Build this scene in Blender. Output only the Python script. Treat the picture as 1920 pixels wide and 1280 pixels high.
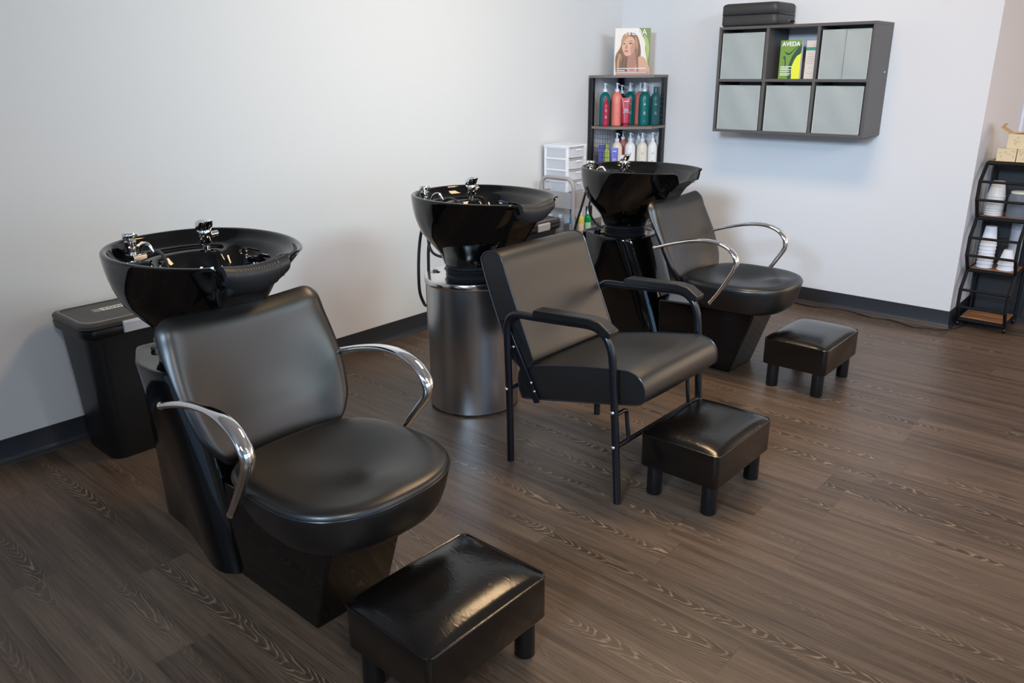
import bpy, bmesh, math, random
from mathutils import Vector, Matrix, Euler
random.seed(7)
for o in list(bpy.data.objects): bpy.data.objects.remove(o, do_unlink=True)
S = bpy.context.scene
COL = S.collection

# ------------------------------------------------------------ camera
cam_d = bpy.data.cameras.new('camera'); cam = bpy.data.objects.new('camera', cam_d); COL.objects.link(cam)
YAW, PITCH, ROLL = 0.72534182, 0.33178198, -0.00880732
cy_, sy_, cp_, sp_ = math.cos(YAW), math.sin(YAW), math.cos(PITCH), math.sin(PITCH)
fw = Vector((-sy_*cp_, cy_*cp_, -sp_)); rt = Vector((cy_, sy_, 0)); up = rt.cross(fw)
r2 = math.cos(ROLL)*rt + math.sin(ROLL)*up; u2 = -math.sin(ROLL)*rt + math.cos(ROLL)*up
M = Matrix((r2, u2, -fw)).transposed().to_4x4(); M.translation = Vector((3.34136, -4.95657, 1.45))
cam.matrix_world = M
cam_d.sensor_fit = 'HORIZONTAL'; cam_d.sensor_width = 36; cam_d.lens = 1485.137*36/1920
cam_d.clip_start = 0.05
S.camera = cam

# ------------------------------------------------------------ world, exposure, lights
w = bpy.data.worlds.new('world'); S.world = w; w.use_nodes = True
w.node_tree.nodes['Background'].inputs[0].default_value = (0.75, 0.85, 1.0, 1)
w.node_tree.nodes['Background'].inputs[1].default_value = 0.3
S.view_settings.view_transform = 'Standard'; S.view_settings.look = 'None'
S.view_settings.gamma = 1; S.view_settings.use_curve_mapping = False
S.view_settings.exposure = 0.0
CEIL = 2.9
RX, RY0, RY1 = 8.6, -9.2, 3.2        # room extents

def area(name, loc, rot, sx, sy, power, col):
    l = bpy.data.lights.new(name, 'AREA'); l.shape = 'RECTANGLE'; l.size = sx; l.size_y = sy
    l.energy = power; l.color = col
    o = bpy.data.objects.new(name, l); COL.objects.link(o); o.location = loc; o.rotation_euler = rot
    return o
# daylight through the shop windows (camera side and right side of the room)
def lamp(fn_pos, rot, sx, sy, base, rgb, name, spread=None):
    m_ = max(rgb); o_ = area(name, fn_pos, rot, sx, sy, base*m_, tuple(c/m_ for c in rgb))
    if spread: o_.data.spread = math.radians(spread)
    return o_
H_ = math.radians(90)
lamp((2.6, RY0+0.12, 1.35), (H_, 0, 0), 4.6, 2.4, 200, (.03, .06, .10), 'window_daylight_front')
lamp((RX-0.12, -4.9, 1.25), (H_, 0, H_), 3.4, 2.4, 200, (.10, .20, .34), 'window_daylight_side')
lamp((RX-0.12, -1.0, 1.45), (H_, 0, H_), 3.0, 2.2, 200, (.22, .22, .24), 'window_daylight_side')
lamp((6.2, RY1-0.12, 1.5), (-H_, 0, 0), 4.0, 2.2, 200, (.46, .33, .22), 'warm_rear_fill')  # unseen warm fill, added for the reflections on the chair fronts
PANELS = [(1.9, -1.9, (.88, .60, .34)), (6.6, -1.7, (1.05, .90, .95)), (4.4, -5.2, (1.22, 1.15, 1.02))]
for px, py, rgb in PANELS:
    lamp((px, py, CEIL-0.06), (0, 0, 0), 1.15, 0.55, 50, rgb, 'ceiling_panel_light')
# added fill lights, unseen, that brighten the far walls
WALL_FILLS = [((5.3, -4.0, 2.72), (1.3, 0.0, 1.2), (.40, .37, .39), 75), ((4.6, -2.6, 2.72), (0.0, -2.0, 1.6), (.60, .84, .90), 75), ((3.2, -7.2, 2.72), (1.3, 0.0, 1.0), (1.35, 1.8, 2.35), 60)]
for pos, tgt, rgb, spr in WALL_FILLS:
    d_ = Vector(tgt)-Vector(pos)
    lamp(pos, d_.to_track_quat('-Z', 'Y').to_euler(), 0.8, 0.8, 20, rgb, 'wall_fill_light', spr)

# ------------------------------------------------------------ materials
MATS = {}
def mat(name, col, rough=0.5, metal=0.0, spec=0.5, coat=0.0, bump=None, aniso=0.0, trans=0.0, alpha=1.0, emit=None, var=0.0, sheen=0.0, ior=1.5):
    if name in MATS: return MATS[name]
    m = bpy.data.materials.new(name); m.use_nodes = True; nt = m.node_tree; b = nt.nodes['Principled BSDF']
    b.inputs['Base Color'].default_value = (*col, 1); b.inputs['Roughness'].default_value = rough
    b.inputs['Metallic'].default_value = metal; b.inputs['Specular IOR Level'].default_value = spec
    b.inputs['Coat Weight'].default_value = coat; b.inputs['Coat Roughness'].default_value = 0.05
    b.inputs['Anisotropic'].default_value = aniso; b.inputs['Transmission Weight'].default_value = trans
    b.inputs['Alpha'].default_value = alpha; b.inputs['IOR'].default_value = ior
    if sheen: b.inputs['Sheen Weight'].default_value = sheen
    if emit: b.inputs['Emission Color'].default_value = (*emit[0], 1); b.inputs['Emission Strength'].default_value = emit[1]
    tc = nt.nodes.new('ShaderNodeTexCoord')
    if bump:
        sc, st, det = bump
        n = nt.nodes.new('ShaderNodeTexNoise'); n.inputs['Scale'].default_value = sc; n.inputs['Detail'].default_value = det
        nt.links.new(tc.outputs['Object'], n.inputs['Vector'])
        bp = nt.nodes.new('ShaderNodeBump'); bp.inputs['Strength'].default_value = st; bp.inputs['Distance'].default_value = 0.01
        nt.links.new(n.outputs['Fac'], bp.inputs['Height']); nt.links.new(bp.outputs['Normal'], b.inputs['Normal'])
    if var:
        n2 = nt.nodes.new('ShaderNodeTexNoise'); n2.inputs['Scale'].default_value = 9; n2.inputs['Detail'].default_value = 3
        nt.links.new(tc.outputs['Object'], n2.inputs['Vector'])
        mr = nt.nodes.new('ShaderNodeMapRange'); mr.inputs['To Min'].default_value = 1-var; mr.inputs['To Max'].default_value = 1+var
        nt.links.new(n2.outputs['Fac'], mr.inputs['Value'])
        mx = nt.nodes.new('ShaderNodeVectorMath'); mx.operation = 'SCALE'; mx.inputs[0].default_value = col
        nt.links.new(mr.outputs[0], mx.inputs['Scale']); nt.links.new(mx.outputs[0], b.inputs['Base Color'])
    MATS[name] = m; return m

leather = mat('black satin vinyl', (0.004, 0.0037, 0.0036), 0.37, spec=0.75, bump=(420, 0.012, 2))
leather2 = mat('grey black vinyl', (0.004, 0.0038, 0.0038), 0.42, spec=1.0, bump=(480, 0.012, 2))
piping = mat('black vinyl piping', (0.012, 0.013, 0.018), 0.3)
ceramic = mat('black glazed ceramic', (0.0015, 0.0015, 0.0016), 0.03, spec=0.55)
gloss = mat('black gloss fibreglass', (0.0015, 0.0015, 0.0016), 0.07, spec=0.45)
satinblk = mat('black powder coated metal', (0.005, 0.0055, 0.008), 0.28, spec=0.5)
blkplastic = mat('black plastic', (0.005, 0.005, 0.0055), 0.38, spec=0.4)
rubber = mat('black rubber', (0.012, 0.013, 0.015), 0.45)
chrome = mat('polished chrome', (0.88, 0.88, 0.89), 0.06, metal=1)
screw = mat('zinc screw', (0.8, 0.8, 0.8), 0.2, metal=1)
white = mat('white plastic', (0.82, 0.83, 0.86), 0.35)
greypaint = mat('warm grey painted steel', (0.36, 0.34, 0.33), 0.45)
cubeboard = mat('dark grey laminate', (0.085, 0.078, 0.072), 0.45, var=0.06)
meshblk = mat('black wire', (0.015, 0.015, 0.017), 0.4)
greywood = mat('grey wood board', (0.2, 0.17, 0.14), 0.6, var=0.15)
dim = mat('matt black cabinet', (0.016, 0.017, 0.02), 0.5)

def wall_mat():
    m = bpy.data.materials.new('off white wall paint'); m.use_nodes = True; nt = m.node_tree; b = nt.nodes['Principled BSDF']
    b.inputs['Base Color'].default_value = (0.70, 0.70, 0.70, 1); b.inputs['Roughness'].default_value = 0.6
    tc = nt.nodes.new('ShaderNodeTexCoord'); n = nt.nodes.new('ShaderNodeTexNoise'); n.inputs['Scale'].default_value = 130; n.inputs['Detail'].default_value = 3
    nt.links.new(tc.outputs['Object'], n.inputs['Vector'])
    bp = nt.nodes.new('ShaderNodeBump'); bp.inputs['Strength'].default_value = 0.05; bp.inputs['Distance'].default_value = 0.004
    nt.links.new(n.outputs['Fac'], bp.inputs['Height']); nt.links.new(bp.outputs['Normal'], b.inputs['Normal'])
    return m
wallm = wall_mat()
ceilm = mat('white ceiling', (0.62, 0.58, 0.54), 0.8)
basem = mat('charcoal vinyl baseboard', (0.022, 0.024, 0.030), 0.4)

def brushed():
    m = bpy.data.materials.new('brushed stainless steel'); m.use_nodes = True; nt = m.node_tree; b = nt.nodes['Principled BSDF']
    b.inputs['Base Color'].default_value = (0.55, 0.56, 0.58, 1); b.inputs['Metallic'].default_value = 1; b.inputs['Roughness'].default_value = 0.27
    b.inputs['Anisotropic'].default_value = 0.5
    tc = nt.nodes.new('ShaderNodeTexCoord'); mp = nt.nodes.new('ShaderNodeMapping'); mp.inputs['Scale'].default_value = (3, 3, 500)
    n = nt.nodes.new('ShaderNodeTexNoise'); n.inputs['Scale'].default_value = 1; n.inputs['Detail'].default_value = 4
    nt.links.new(tc.outputs['Object'], mp.inputs['Vector']); nt.links.new(mp.outputs[0], n.inputs['Vector'])
    bp = nt.nodes.new('ShaderNodeBump'); bp.inputs['Strength'].default_value = 0.05; bp.inputs['Distance'].default_value = 0.002
    nt.links.new(n.outputs['Fac'], bp.inputs['Height']); nt.links.new(bp.outputs['Normal'], b.inputs['Normal'])
    return m
steel = brushed()

def bonded():
    """shiny bonded leather with soft wrinkles (stool cushions)"""
    m = bpy.data.materials.new('shiny black bonded leather'); m.use_nodes = True; nt = m.node_tree; b = nt.nodes['Principled BSDF']
    b.inputs['Base Color'].default_value = (0.004, 0.0033, 0.003, 1); b.inputs['Roughness'].default_value = 0.2; b.inputs['Specular IOR Level'].default_value = 0.6
    tc = nt.nodes.new('ShaderNodeTexCoord')
    mp = nt.nodes.new('ShaderNodeMapping'); mp.inputs['Scale'].default_value = (1, 1.6, 1); nt.links.new(tc.outputs['Object'], mp.inputs['Vector'])
    n = nt.nodes.new('ShaderNodeTexNoise'); n.inputs['Scale'].default_value = 22; n.inputs['Detail'].default_value = 6; n.inputs['Distortion'].default_value = 1.6
    n.noise_type = 'RIDGED_MULTIFRACTAL'
    nt.links.new(mp.outputs[0], n.inputs['Vector'])
    f = nt.nodes.new('ShaderNodeTexNoise'); f.inputs['Scale'].default_value = 420; nt.links.new(tc.outputs['Object'], f.inputs['Vector'])
    bp = nt.nodes.new('ShaderNodeBump'); bp.inputs['Strength'].default_value = 0.16; bp.inputs['Distance'].default_value = 0.004
    nt.links.new(n.outputs['Fac'], bp.inputs['Height'])
    b2 = nt.nodes.new('ShaderNodeBump'); b2.inputs['Strength'].default_value = 0.08; b2.inputs['Distance'].default_value = 0.002
    nt.links.new(f.outputs['Fac'], b2.inputs['Height']); nt.links.new(bp.outputs['Normal'], b2.inputs['Normal'])
    nt.links.new(b2.outputs['Normal'], b.inputs['Normal'])
    return m
bonded_m = bonded()

def floor_mat():
    m = bpy.data.materials.new('dark brown oak vinyl planks'); m.use_nodes = True; nt = m.node_tree; N = nt.nodes; L = nt.links
    b = N['Principled BSDF']
    def math_(op, a, b_=None, c=None):
        n = N.new('ShaderNodeMath'); n.operation = op
        for i, v in enumerate((a, b_, c)):
            if v is None: continue
            if isinstance(v, (int, float)): n.inputs[i].default_value = v
            else: L.new(v, n.inputs[i])
        return n.outputs[0]
    def comb(x, y, z):
        n = N.new('ShaderNodeCombineXYZ')
        for i, v in enumerate((x, y, z)):
            if isinstance(v, (int, float)): n.inputs[i].default_value = v
            else: L.new(v, n.inputs[i])
        return n.outputs[0]
    def noise(vec, scale=1, detail=3, rough=0.5, dist=0.0):
        n = N.new('ShaderNodeTexNoise'); n.inputs['Scale'].default_value = scale; n.inputs['Detail'].default_value = detail
        n.inputs['Roughness'].default_value = rough; n.inputs['Distortion'].default_value = dist; L.new(vec, n.inputs['Vector']); return n.outputs['Fac']
    def white(vec):
        n = N.new('ShaderNodeTexWhiteNoise'); n.noise_dimensions = '3D'; L.new(vec, n.inputs['Vector']); return n.outputs['Value']
    def mapr(v, a, b_, c, d):
        n = N.new('ShaderNodeMapRange'); L.new(v, n.inputs['Value'])
        for i, k in zip((1, 2, 3, 4), (a, b_, c, d)): n.inputs[i].default_value = k
        return n.outputs[0]
    tc = N.new('ShaderNodeTexCoord'); sp = N.new('ShaderNodeSeparateXYZ'); L.new(tc.outputs['Object'], sp.inputs[0])
    X, Y = sp.outputs[0], sp.outputs[1]
    W = 0.1524; LEN = 1.22; K = 1.0
    yy = math_('DIVIDE', math_('ADD', Y, 2.80), W)
    row = math_('FLOOR', yy); v = math_('SUBTRACT', yy, row)
    off = math_('MULTIPLY', white(comb(row, 3.1, 0)), LEN)
    xx = math_('DIVIDE', math_('ADD', X, off), LEN)
    colm = math_('FLOOR', xx); u = math_('SUBTRACT', xx, colm)
    rnd = white(comb(row, colm, 1.7)); rnd2 = white(comb(row, colm, 9.3))
    # local plank coordinates in metres, with a random shift
    px = math_('ADD', X, math_('MULTIPLY', rnd, 37.0)); py = math_('ADD', math_('MULTIPLY', math_('SUBTRACT', v, 0.5), W), math_('MULTIPLY', rnd2, 19.0))
    fine = noise(comb(math_('MULTIPLY', px, 4.0), math_('MULTIPLY', py, 190.0), 0), 1, 5, 0.7)
    med = noise(comb(math_('MULTIPLY', px, 1.4), math_('MULTIPLY', py, 26.0), 0), 1, 5, 0.6, 0.5)
    # cathedral grain: contour lines of an elongated paraboloid bent by noise
    cen = math_('SUBTRACT', noise(comb(math_('MULTIPLY', px, 0.9), rnd, 4.0), 1, 1), 0.5)
    vc = math_('SUBTRACT', math_('MULTIPLY', math_('SUBTRACT', v, 0.5), W), math_('MULTIPLY', cen, 0.10))
    par = math_('MULTIPLY', math_('MULTIPLY', vc, vc), 470.0)
    wob = noise(comb(math_('MULTIPLY', px, 2.4), math_('MULTIPLY', py, 9.0), 0), 1, 3, 0.55)
    wob2 = noise(comb(math_('MULTIPLY', px, 14.0), math_('MULTIPLY', py, 50.0), 2.0), 1, 2, 0.5)
    field = math_('ADD', math_('ADD', par, math_('MULTIPLY', px, 3.3)), math_('ADD', math_('MULTIPLY', wob, 1.7), math_('MULTIPLY', wob2, 0.12)))
    ph = math_('FRACT', math_('MULTIPLY', field, 6.0))
    tri = math_('ABSOLUTE', math_('SUBTRACT', ph, 0.5))
    line = mapr(tri, 0.03, 0.20, 1.0, 0.0)
    brk = mapr(noise(comb(math_('MULTIPLY', px, 9.0), math_('MULTIPLY', py, 60.0), 7.0), 1, 2), 0.40, 0.58, 0.35, 1.0)
    near = mapr(math_('ABSOLUTE', vc), 0.022, 0.060, 1.0, 0.0)
    patch = mapr(noise(comb(math_('MULTIPLY', px, 1.3), math_('MULTIPLY', rnd2, 7.0), 11.0), 1, 1), 0.46, 0.56, 0.0, 1.0)
    line = math_('MULTIPLY', math_('MULTIPLY', line, brk), math_('MULTIPLY', near, math_('ADD', math_('MULTIPLY', patch, 0.85), 0.15)))
    cr = N.new('ShaderNodeValToRGB'); e = cr.color_ramp.elements
    e[0].position = 0.34; e[0].color = (0.036, 0.025, 0.018, 1); e[1].position = 0.66; e[1].color = (0.165, 0.116, 0.083, 1)
    mixv = math_('ADD', math_('MULTIPLY', fine, 0.5), math_('MULTIPLY', med, 0.5))
    mixv = math_('ADD', mixv, math_('MULTIPLY', math_('SUBTRACT', rnd, 0.5), 0.10))
    mixv = math_('SUBTRACT', mixv, math_('MULTIPLY', math_('MULTIPLY', near, patch), 0.07))
    L.new(mixv, cr.inputs[0])
    mx = N.new('ShaderNodeMix'); mx.data_type = 'RGBA'; mx.inputs[7].default_value = (0.36, 0.27, 0.185, 1)
    L.new(math_('MULTIPLY', line, 0.68), mx.inputs[0]); L.new(cr.outputs[0], mx.inputs[6])
    # joints
    ev = math_('MULTIPLY', math_('MINIMUM', v, math_('SUBTRACT', 1.0, v)), W)
    eu = math_('MULTIPLY', math_('MINIMUM', u, math_('SUBTRACT', 1.0, u)), LEN)
    joint = mapr(math_('MINIMUM', ev, eu), 0.0, 0.0016, 1.0, 0.0)
    mj = N.new('ShaderNodeMix'); mj.data_type = 'RGBA'; mj.inputs[7].default_value = (0.035, 0.025, 0.02, 1)
    L.new(math_('MULTIPLY', joint, 0.55), mj.inputs[0]); L.new(mx.outputs[2], mj.inputs[6])
    L.new(mj.outputs[2], b.inputs['Base Color'])
    rr = mapr(fine, 0.2, 0.8, 0.42, 0.34); L.new(rr, b.inputs['Roughness'])
    b.inputs['Specular IOR Level'].default_value = 0.5
    bp = N.new('ShaderNodeBump'); bp.inputs['Strength'].default_value = 0.15; bp.inputs['Distance'].default_value = 0.0015
    L.new(math_('SUBTRACT', fine, joint), bp.inputs['Height']); L.new(bp.outputs['Normal'], b.inputs['Normal'])
    return m
floorm = floor_mat()

def fabric(name, col):
    m = mat(name, col, 0.9, var=0.05); nt = m.node_tree; b = nt.nodes['Principled BSDF']
    tc = nt.nodes.new('ShaderNodeTexCoord')
    n = nt.nodes.new('ShaderNodeTexNoise'); n.inputs['Scale'].default_value = 9; n.inputs['Detail'].default_value = 3; n.inputs['Distortion'].default_value = 0.8
    nt.links.new(tc.outputs['Object'], n.inputs['Vector'])
    bp = nt.nodes.new('ShaderNodeBump'); bp.inputs['Strength'].default_value = 0.25; bp.inputs['Distance'].default_value = 0.02
    nt.links.new(n.outputs['Fac'], bp.inputs['Height']); nt.links.new(bp.outputs['Normal'], b.inputs['Normal'])
    return m
binfab = fabric('grey green bin fabric', (0.33, 0.36, 0.35))
def woodm(name, c1, c2):
    m = bpy.data.materials.new(name); m.use_nodes = True; nt = m.node_tree; b = nt.nodes['Principled BSDF']; b.inputs['Roughness'].default_value = 0.5
    tc = nt.nodes.new('ShaderNodeTexCoord'); mp = nt.nodes.new('ShaderNodeMapping'); mp.inputs['Scale'].default_value = (4, 40, 40)
    n = nt.nodes.new('ShaderNodeTexNoise'); n.inputs['Scale'].default_value = 1; n.inputs['Detail'].default_value = 4
    nt.links.new(tc.outputs['Object'], mp.inputs[0]); nt.links.new(mp.outputs[0], n.inputs['Vector'])
    cr = nt.nodes.new('ShaderNodeValToRGB'); cr.color_ramp.elements[0].position = 0.3; cr.color_ramp.elements[1].position = 0.7
    cr.color_ramp.elements[0].color = (*c1, 1); cr.color_ramp.elements[1].color = (*c2, 1)
    nt.links.new(n.outputs['Fac'], cr.inputs[0]); nt.links.new(cr.outputs[0], b.inputs['Base Color']); return m
rackwood = woodm('rustic brown board', (0.16, 0.07, 0.03), (0.42, 0.22, 0.10))

# ------------------------------------------------------------ mesh builder
class MB:
    def __init__(s): s.v = []; s.f = []
    def ring(s, pts):
        i = len(s.v); s.v += [tuple(p) for p in pts]; return list(range(i, i+len(pts)))
    def bridge(s, a, b, closed=True):
        n = len(a)
        for i in range(n if closed else n-1):
            j = (i+1) % n; s.f.append((a[i], a[j], b[j], b[i]))
    def loft(s, rings, cap0=True, cap1=True, closed=True):
        R = [s.ring(r) for r in rings]
        for a, b in zip(R, R[1:]): s.bridge(a, b, closed)
        if cap0: s.f.append(tuple(reversed(R[0])))
        if cap1: s.f.append(tuple(R[-1]))
        return s
    def box(s, x0, x1, y0, y1, z0, z1, rot=0, c=None):
        P = [(x, y, z) for z in (z0, z1) for x, y in ((x0, y0), (x1, y0), (x1, y1), (x0, y1))]
        if rot:
            cx, cy = c or ((x0+x1)/2, (y0+y1)/2); ca, sa = math.cos(rot), math.sin(rot)
            P = [(cx+(x-cx)*ca-(y-cy)*sa, cy+(x-cx)*sa+(y-cy)*ca, z) for x, y, z in P]
        i = len(s.v); s.v += P
        for f in ((3, 2, 1, 0), (4, 5, 6, 7), (0, 1, 5, 4), (1, 2, 6, 5), (2, 3, 7, 6), (3, 0, 4, 7)): s.f.append(tuple(i+k for k in f))
        return s
    def tube(s, path, r, n=12, flat=None, closed=False, cap=True):
        """swept tube; flat=(ru, rv, upvector) gives an oval section"""
        P = [Vector(p) for p in path]; rings = []; m = len(P)
        prev = None
        for k in range(m):
            if closed: t = (P[(k+1) % m]-P[k-1])
            else: t = P[min(k+1, m-1)]-P[max(k-1, 0)]
            t.normalize()
            if flat: a = flat[2].cross(t).normalized(); bb = t.cross(a)
            else:
                if prev is None:
                    h = Vector((0, 0, 1)) if abs(t.z) < 0.9 else Vector((1, 0, 0)); a = h.cross(t).normalized()
                else:
                    a = (prev-t*prev.dot(t)).normalized()
                bb = t.cross(a)
            prev = a
            rr = r[k] if isinstance(r, (list, tuple)) else r
            ru, rv = (flat[0], flat[1]) if flat else (rr, rr)
            rings.append([P[k]+a*ru*math.cos(2*math.pi*i/n)+bb*rv*math.sin(2*math.pi*i/n) for i in range(n)])
        if closed:
            R = [s.ring(q) for q in rings]
            for a, b in zip(R, R[1:]+R[:1]): s.bridge(a, b)
        else: s.loft(rings, cap, cap)
        return s
    def lathe(s, prof, c=(0, 0, 0), n=32, cap0=True, cap1=True, sx=1, sy=1):
        s.loft([[(c[0]+r*sx*math.cos(2*math.pi*i/n), c[1]+r*sy*math.sin(2*math.pi*i/n), c[2]+z) for i in range(n)] for r, z in prof], cap0, cap1); return s
    def prism(s, poly, axis, a, b):
        """poly of 2D points extruded along axis from a to b"""
        def P(u, v, t): return {'x': (t, u, v), 'y': (u, t, v), 'z': (u, v, t)}[axis]
        s.loft([[P(u, v, a) for u, v in poly], [P(u, v, b) for u, v in poly]]); return s
    def ball(s, c, r, n=12):
        prof = [(max(r*math.sin(math.pi*k/8), 1e-5), -r*math.cos(math.pi*k/8)) for k in range(9)]
        return s.lathe(prof, c, n)
    def grid(s, fn, nu, nv):
        i0 = len(s.v)
        for j in range(nv+1):
            for i in range(nu+1): s.v.append(tuple(fn(i/nu, j/nv)))
        for j in range(nv):
            for i in range(nu):
                a = i0+j*(nu+1)+i; s.f.append((a, a+1, a+nu+2, a+nu+1))
        return s
    def build(s, name, m, parent=None, bevel=0, seg=2, angle=40, subsurf=0, smooth=True, loc=None):
        me = bpy.data.meshes.new(name); me.from_pydata(s.v, [], s.f); me.update()
        bm = bmesh.new(); bm.from_mesh(me); bmesh.ops.remove_doubles(bm, verts=bm.verts, dist=1e-6)
        bmesh.ops.recalc_face_normals(bm, faces=bm.faces); bm.to_mesh(me); bm.free()
        me.materials.append(m)
        if smooth:
            me.polygons.foreach_set('use_smooth', [True]*len(me.polygons))
            if not subsurf: me.set_sharp_from_angle(angle=math.radians(angle))
        o = bpy.data.objects.new(name, me); COL.objects.link(o)
        if parent: o.parent = parent
        if loc: o.location = loc
        if bevel:
            b = o.modifiers.new('bevel', 'BEVEL'); b.width = bevel; b.segments = seg; b.limit_method = 'ANGLE'; b.angle_limit = math.radians(35)
            b.harden_normals = False
        if subsurf:
            q = o.modifiers.new('subsurf', 'SUBSURF'); q.levels = subsurf; q.render_levels = subsurf
        return o

def spline(pts, n=8):
    """Catmull-Rom through points"""
    P = [Vector(p) for p in pts]; P = [P[0]*2-P[1]]+P+[P[-1]*2-P[-2]]; out = []
    for i in range(1, len(P)-2):
        for k in range(n):
            t = k/n; a, b, c, d = P[i-1:i+3]
            out.append(0.5*((2*b)+(c-a)*t+(2*a-5*b+4*c-d)*t*t+(3*b-a-3*c+d)*t**3))
    out.append(P[-2]); return out
def interp(x, xs, ys):
    if x <= xs[0]: return ys[0]
    for a, b, c, d in zip(xs, xs[1:], ys, ys[1:]):
        if x <= b: return c+(d-c)*(x-a)/(b-a)
    return ys[-1]
def rrect(x0, x1, y0, y1, r0, r1, n=6):
    """rounded rectangle; r0 rear corners (low x), r1 front corners"""
    out = []
    for cx, cy, r, a0 in ((x1-r1, y0+r1, r1, -90), (x1-r1, y1-r1, r1, 0), (x0+r0, y1-r0, r0, 90), (x0+r0, y0+r0, r0, 180)):
        for k in range(n+1):
            a = math.radians(a0+90*k/n); out.append((cx+r*math.cos(a), cy+r*math.sin(a)))
    return out
def sstep(t): t = max(0, min(1, t)); return t*t*(3-2*t)

def thing(name, label, cat, loc=(0, 0, 0), rz=0, group=None):
    o = bpy.data.objects.new(name, None); o.empty_display_size = 0.1; COL.objects.link(o); o.location = loc; o.rotation_euler = (0, 0, rz)
    tag(o, label, cat, group); return o
def tag(o, label=None, cat=None, group=None, kind=None):
    if label: o['label'] = label
    if cat: o['category'] = cat
    if group: o['group'] = group
    if kind: o['kind'] = kind
    return o
def copy_tree(o, parent=None):
    c = o.copy(); COL.objects.link(c); c.parent = parent
    for ch in [x for x in COL.objects if x.parent == o]: copy_tree(ch, c)
    return c
def struct(o): o['kind'] = 'structure'; return o

def text_mesh(body, size, m, name, parent, mw, bold=0.0, ext=0.0006, align='CENTER'):
    cu = bpy.data.curves.new('lettering', 'FONT'); cu.body = body; cu.size = size; cu.extrude = ext; cu.offset = bold; cu.align_x = align
    to = bpy.data.objects.new('lettering', cu); COL.objects.link(to)
    dg = bpy.context.evaluated_depsgraph_get(); me = bpy.data.meshes.new_from_object(to.evaluated_get(dg))
    bpy.data.objects.remove(to, do_unlink=True); bpy.data.curves.remove(cu)
    me.materials.clear(); me.materials.append(m)
    o = bpy.data.objects.new(name, me); COL.objects.link(o); o.parent = parent; o.matrix_local = mw; return o

# ------------------------------------------------------------ room
struct(MB().box(-0.3, RX+0.2, RY0-0.2, RY1+0.2, -0.12, 0).build('floor', floorm, smooth=False))
struct(MB().box(-0.2, RX+0.2, RY0-0.2, RY1+0.2, CEIL, CEIL+0.15).build('ceiling', ceilm, smooth=False))
struct(MB().box(-0.15, 0, RY0-0.2, 0.15, 0, CEIL).build('wall_left', wallm, smooth=False))
SX = 2.33
b_ = MB(); b_.prism([(0, 0), (SX, 0), (SX, RY1), (SX-0.15, RY1), (SX-0.15, 0.15), (0, 0.15)], 'z', 0, CEIL)
struct(b_.build('wall_back', wallm, smooth=False))
b_ = MB()
for q in ((SX, 4.1, 0, CEIL), (8.3, RX, 0, CEIL), (4.1, 8.3, 0, 0.3), (4.1, 8.3, 2.7, CEIL)): b_.box(q[0], q[1], RY1, RY1+0.15, q[2], q[3])
struct(b_.build('wall_recess', wallm, smooth=False))
b_ = MB()   # right wall with two window openings
for q in ((RY0, -6.7, 0, CEIL), (-3.1, -2.6, 0, CEIL), (0.6, RY1, 0, CEIL), (-6.7, -3.1, 0, 0.05), (-6.7, -3.1, 2.6, CEIL), (-2.6, 0.6, 0, 0.3), (-2.6, 0.6, 2.6, CEIL)): b_.box(RX, RX+0.15, q[0], q[1], q[2], q[3])
struct(b_.build('wall_right', wallm, smooth=False))
b_ = MB()
for q in ((0, 0.2, 0, CEIL), (5.0, RX, 0, CEIL), (0.2, 5.0, 0, 0.15), (0.2, 5.0, 2.65, CEIL)): b_.box(q[0], q[1], RY0-0.15, RY0, q[2], q[3])
struct(b_.build('wall_front', wallm, smooth=False))
winfr = mat('dark window frame', (0.03, 0.03, 0.03), 0.4)
b_ = MB()
for x in (0.22, 1.4, 2.6, 3.8, 4.98): b_.box(x-0.03, x+0.03, RY0-0.1, RY0-0.02, 0.3, 2.6)
for z in (0.33, 2.57): b_.box(0.2, 5.0, RY0-0.1, RY0-0.02, z-0.03, z+0.03)
struct(b_.build('window_1', winfr, smooth=False))
b_ = MB()
for y in (-6.67, -5.5, -4.3, -3.13): b_.box(RX+0.02, RX+0.1, y-0.03, y+0.03, 0.3, 2.6)
for z in (0.33, 2.57): b_.box(RX+0.02, RX+0.1, -6.7, -3.1, z-0.03, z+0.03)
for y in (-2.57, -1.0, 0.57): b_.box(RX+0.02, RX+0.1, y-0.03, y+0.03, 0.3, 2.6)
for z in (0.33, 2.57): b_.box(RX+0.02, RX+0.1, -2.6, 0.6, z-0.03, z+0.03)
struct(b_.build('window_2', winfr, smooth=False))
b_ = MB()
for x in (4.13, 5.5, 6.9, 8.27): b_.box(x-0.03, x+0.03, RY1+0.02, RY1+0.1, 0.3, 2.7)
for z in (0.33, 2.67): b_.box(4.1, 8.3, RY1+0.02, RY1+0.1, z-0.03, z+0.03)
struct(b_.build('rear_fill_frame', winfr, smooth=False))  # frame put around the added warm rear fill
# cove baseboards: 100 mm high with a flared toe
def coveprof(t=0.004): return [(0, 0), (0.022, 0), (0.020, 0.004), (0.012, 0.009), (0.007, 0.016), (t, 0.028), (t, 0.099), (0.002, 0.101), (0, 0.101)]
b_ = MB(); b_.prism([(u, v) for u, v in coveprof()], 'y', RY0, 0.0); struct(b_.build('baseboard_left', basem))
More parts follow.
